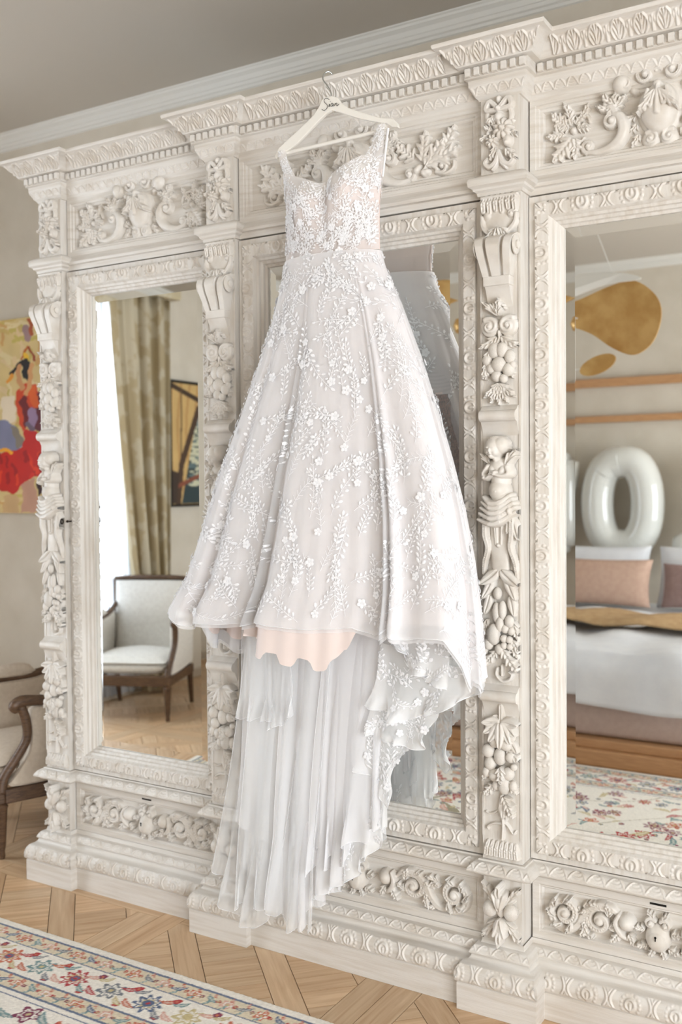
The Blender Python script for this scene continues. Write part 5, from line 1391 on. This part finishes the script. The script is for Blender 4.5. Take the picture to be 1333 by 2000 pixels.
MB().bbox(BX0, BX1, -5.05, -2.56, .135, .36, .03).go('base', VALANCE, bed, True, autos=50); MB().bbox(BX0, BX1, -5.05, -2.57, .36, .585, .05).go('mattress', COTTON, bed, True, autos=50)
def duvet():
    nu, nv = 90, 80; u = np.linspace(0, 1, nu); v = np.linspace(0, 1, nv); U, V = np.meshgrid(u, v)
    # section running from the pillows, over the foot edge and down
    tot = 1.66+.285; s = V*tot
    y = np.where(s < 1.70, -4.18+s, -2.48+.035*np.sin(np.clip((s-1.70)/.08, 0, 1)*pi/2)); z = np.where(s < 1.66, .625, .625-np.clip(s-1.66, 0, 1))
    X = BX0-.03+(BX1-BX0+.06)*U
    r = np.random.default_rng(11); wr = np.zeros(U.shape)
    for _ in range(16):
        t = r.uniform(-.5, .5); f = r.uniform(6, 20); wr += np.sin(f*(U*1.9*math.cos(t)+V*2*math.sin(t))+r.uniform(0, 6)+2*np.sin(3*U+r.uniform(0, 6)))/f
    z = z+.045*wr*(s < 1.7)+.012*np.sin(4*U+2); y = y+.09*wr*(s >= 1.66)*.5-.008
    z = z-.02*np.sin(9*U+1)*smoothstep(1.8, 1.945, s)
    edge = np.minimum(U, 1-U); z = np.where(s < 1.7, z-.25*np.clip(.03-edge, 0, 1), z)
    return np.stack([X, y, z], -1).reshape(-1, 3), grid_faces(nv, nu)
v, f = duvet(); dv = mk('duvet', v, f, COTTON, None, True); md = dv.modifiers.new('thickness', 'SOLIDIFY'); md.thickness = .03; md.offset = -1
tag(dv, 'rumpled white duvet hanging over the foot of the bed', 'duvet')
v, f = cushion(BX0-.03, BX1+.03, -3.66, -3.22, .648, .69, .02, 30, 5, edge=.5)
v = np.asarray(v); v[:, 1] += .03*np.sin(v[:, 0]*7); v[:, 2] += .012*np.sin(v[:, 0]*13+v[:, 1]*9)
tag(mk('throw', v, f, THROW, None, True), 'camel brown throw laid across the white duvet', 'throw')
def pillow(name, cx, cy, cz, wx, wz, th, tilt, mat, label, seed):
    v, f = cushion(-wx/2, wx/2, -wz/2, wz/2, -th/2, th/2, .0, 18, seed, edge=.5); v = np.asarray(v, float)
    A = v[:, 0]/(wx/2); B = v[:, 1]/(wz/2)
    k = np.clip((1-A**2)*(1-B**2), 0, 1)**.45; v[:, 2] = np.where(np.arange(len(v)) < len(v)//2, 1, -1)*(th/2*k+.004)
    v[:, 0] *= 1-.05*(1-B*B)*np.abs(A); v[:, 1] *= 1-.07*(1-A*A)*np.abs(B)
    c, s = math.cos(tilt), math.sin(tilt)
    y = v[:, 1]*c-v[:, 2]*s; z = v[:, 1]*s+v[:, 2]*c
    o = mk(name, np.stack([v[:, 0], y, z], 1), f, mat, None, True, loc=(cx, cy, cz)); return tag(o, label, 'pillow', 'pillows on the bed')
T = math.radians(105)
pillow('pillow', -2.25, -4.74, .815, .86, .46, .17, T, COTTON, 'white pillow behind the long blush cushion', 1); pillow('pillow', -1.33, -4.74, .815, .86, .46, .17, T, COTTON, 'white pillow behind the mauve cushion', 2)
pillow('cushion', -2.14, -4.50, .785, .78, .35, .15, T, BLUSH, 'long blush cushion against the white pillow', 3); pillow('cushion', -1.37, -4.52, .775, .62, .32, .15, T, MAUVE, 'dusky mauve cushion beside the blush one', 4)

# ---- letter balloons on the wall over the bed
FOIL = M('pearl_foil', (226, 227, 222), rough=.18, spec=.6)
FOIL.node_tree.nodes['Principled BSDF'].inputs['Coat Weight'].default_value = .5
def balloon(name, strokes, cx, cz, r, label, closed=False):
    root = empty(name, (cx, -5.22, cz-.4)); tag(root, label, 'balloon', 'letter balloons over the bed')
    for q in strokes:
        # outline given as read from inside the room: its right is -x
        P = [np.array([cx-a, -5.22, cz+b]) for a, b in q]
        P = catmull(P+([P[1], P[2]] if closed else []), 7) if len(P) > 2 else np.linspace(P[0], P[1], 9)
        n = len(P); e = np.minimum(np.arange(n), np.arange(n)[::-1])/2.0
        R = r*np.clip(.45+.55*np.minimum(1, e), 0, 1)**.5 if not closed else np.full(n, r)
        R = R*(1+.006*np.sin(np.arange(n)*2.1))
        MB().tube(P, R, 16, True, 1.0, up=(0, 1, 0)).go('tube', FOIL, root, True)
    return root
balloon('letter_balloon', [[(-.17, .36), (-.17, -.34)], [(-.19, -.34), (.13, -.34)]], -1.62, 1.345, .125, 'white foil letter balloon shaped as an L above the bed')
t = np.linspace(0, 2*pi, 17); oval = [(.200*math.copysign(abs(math.sin(a))**.8, math.sin(a)), .335*math.copysign(abs(math.cos(a))**.9, math.cos(a))) for a in t]
balloon('letter_balloon', [oval], -2.155, 1.345, .130, 'white foil letter balloon shaped as an O above the bed', True)
balloon('letter_balloon', [[(-.22, .36), (0, -.33)], [(.22, .36), (0, -.33)]], -2.80, 1.345, .12, 'white foil letter balloon shaped as a V above the bed')
balloon('letter_balloon', [[(-.16, .36), (-.16, -.36)], [(-.18, .34), (.18, .34)], [(-.18, 0), (.14, 0)], [(-.18, -.34), (.18, -.34)]], -3.42, 1.345, .115, 'white foil letter balloon shaped as an E above the bed')
for zc, h, lb in ((2.335, .07, 'upper of two wooden wall rails above the bed'), (2.035, .055, 'lower of two wooden wall rails above the bed')):
    tag(MB().bbox(-3.9, -.35, -5.445, -5.39, zc-h/2, zc+h/2, .004).go('wall_rail', PLAT), lb, 'rail', 'wooden rails over the bed')

# ---- hanging mobile lamp
GOLD = M('brushed_brass', (216, 178, 116), (196, 154, 92), rough=.38, metal=.55, scale=7, lo=.4, hi=.6)
LACQ = M('white_lacquer', (232, 230, 224), rough=.35)
lamp = empty('mobile_lamp', (-2.10, -2.90, 2.45)); tag(lamp, 'hanging mobile lamp with brass leaf blades, seen in the mirrors', 'lamp')
def blade(name, outline, y, th, mat, tilt):
    o = np.asarray(outline, float); c = o.mean(0); n = len(o)
    V = []
    for k in (0, 1):
        for a, b in o: V.append((a, y+tilt*(b-c[1])+.25*(a-c[0])**2+(th if k else 0), b))
    F = [tuple(range(n)), tuple(range(n, 2*n))[::-1]]+[(i, i+n, (i+1) % n+n, (i+1) % n) for i in range(n)]
    return mk(name, V, F, mat, lamp)
def ring_pts(P, k=5): return catmull(list(P)+[P[0]], k)[:-1]
blade('leaf_blade', ring_pts([(-2.04, 2.47), (-1.90, 2.53), (-1.76, 2.565), (-1.58, 2.62), (-1.44, 2.63), (-1.33, 2.54), (-1.31, 2.43), (-1.37, 2.30), (-1.48, 2.24), (-1.60, 2.285), (-1.72, 2.375), (-1.86, 2.425), (-2.04, 2.43)]), -2.92, .012, GOLD, .35)
blade('leaf_blade', ring_pts([(-2.10, 2.56), (-1.92, 2.66), (-1.72, 2.70), (-1.50, 2.675), (-1.40, 2.63), (-1.60, 2.625), (-1.80, 2.575), (-1.95, 2.54)]), -2.84, .012, LACQ, .2)
blade('leaf_blade', ring_pts([(-2.14, 2.60), (-2.30, 2.66), (-2.50, 2.74), (-2.66, 2.74), (-2.72, 2.66), (-2.68, 2.57), (-2.54, 2.53), (-2.34, 2.55)]), -2.90, .012, GOLD, .35)
t = np.linspace(0, 2*pi, 20)[:-1]; blade('small_leaf', [(-1.66+.105*math.cos(a)+.02*math.sin(a), 2.185+.055*math.sin(a)+.02*math.cos(a)) for a in t], -2.88, .010, GOLD, .3)
MB().tube([(-1.80, -2.88, 2.10), (-1.80, -2.88, 2.46)], .005, 8).tube([(-1.80, -2.88, 2.165), (-1.74, -2.88, 2.17)], .004, 6).go('drop_rod', LACQ, lamp)
MB().tube([(-2.12, -2.89, 2.44), (-2.12, -2.89, ZC)], .006, 8).tube([(-2.12, -2.885, 2.58), (-1.78, -2.88, 2.46)], .005, 6).lathe([(.05, ZC-.025), (.055, ZC-.01), (.055, ZC)], (-2.12, -2.89, 0), 18).tube([(-1.56, -2.84, 2.67), (-1.80, -2.86, ZC)], .0022, 6).go('stem', LACQ, lamp)
MB().lathe([(.0, 2.40), (.04, 2.41), (.055, 2.45), (.04, 2.49), (.0, 2.50)], (-2.12, -2.89, 0), 18).go('bulb_holder', GOLD, lamp, True)
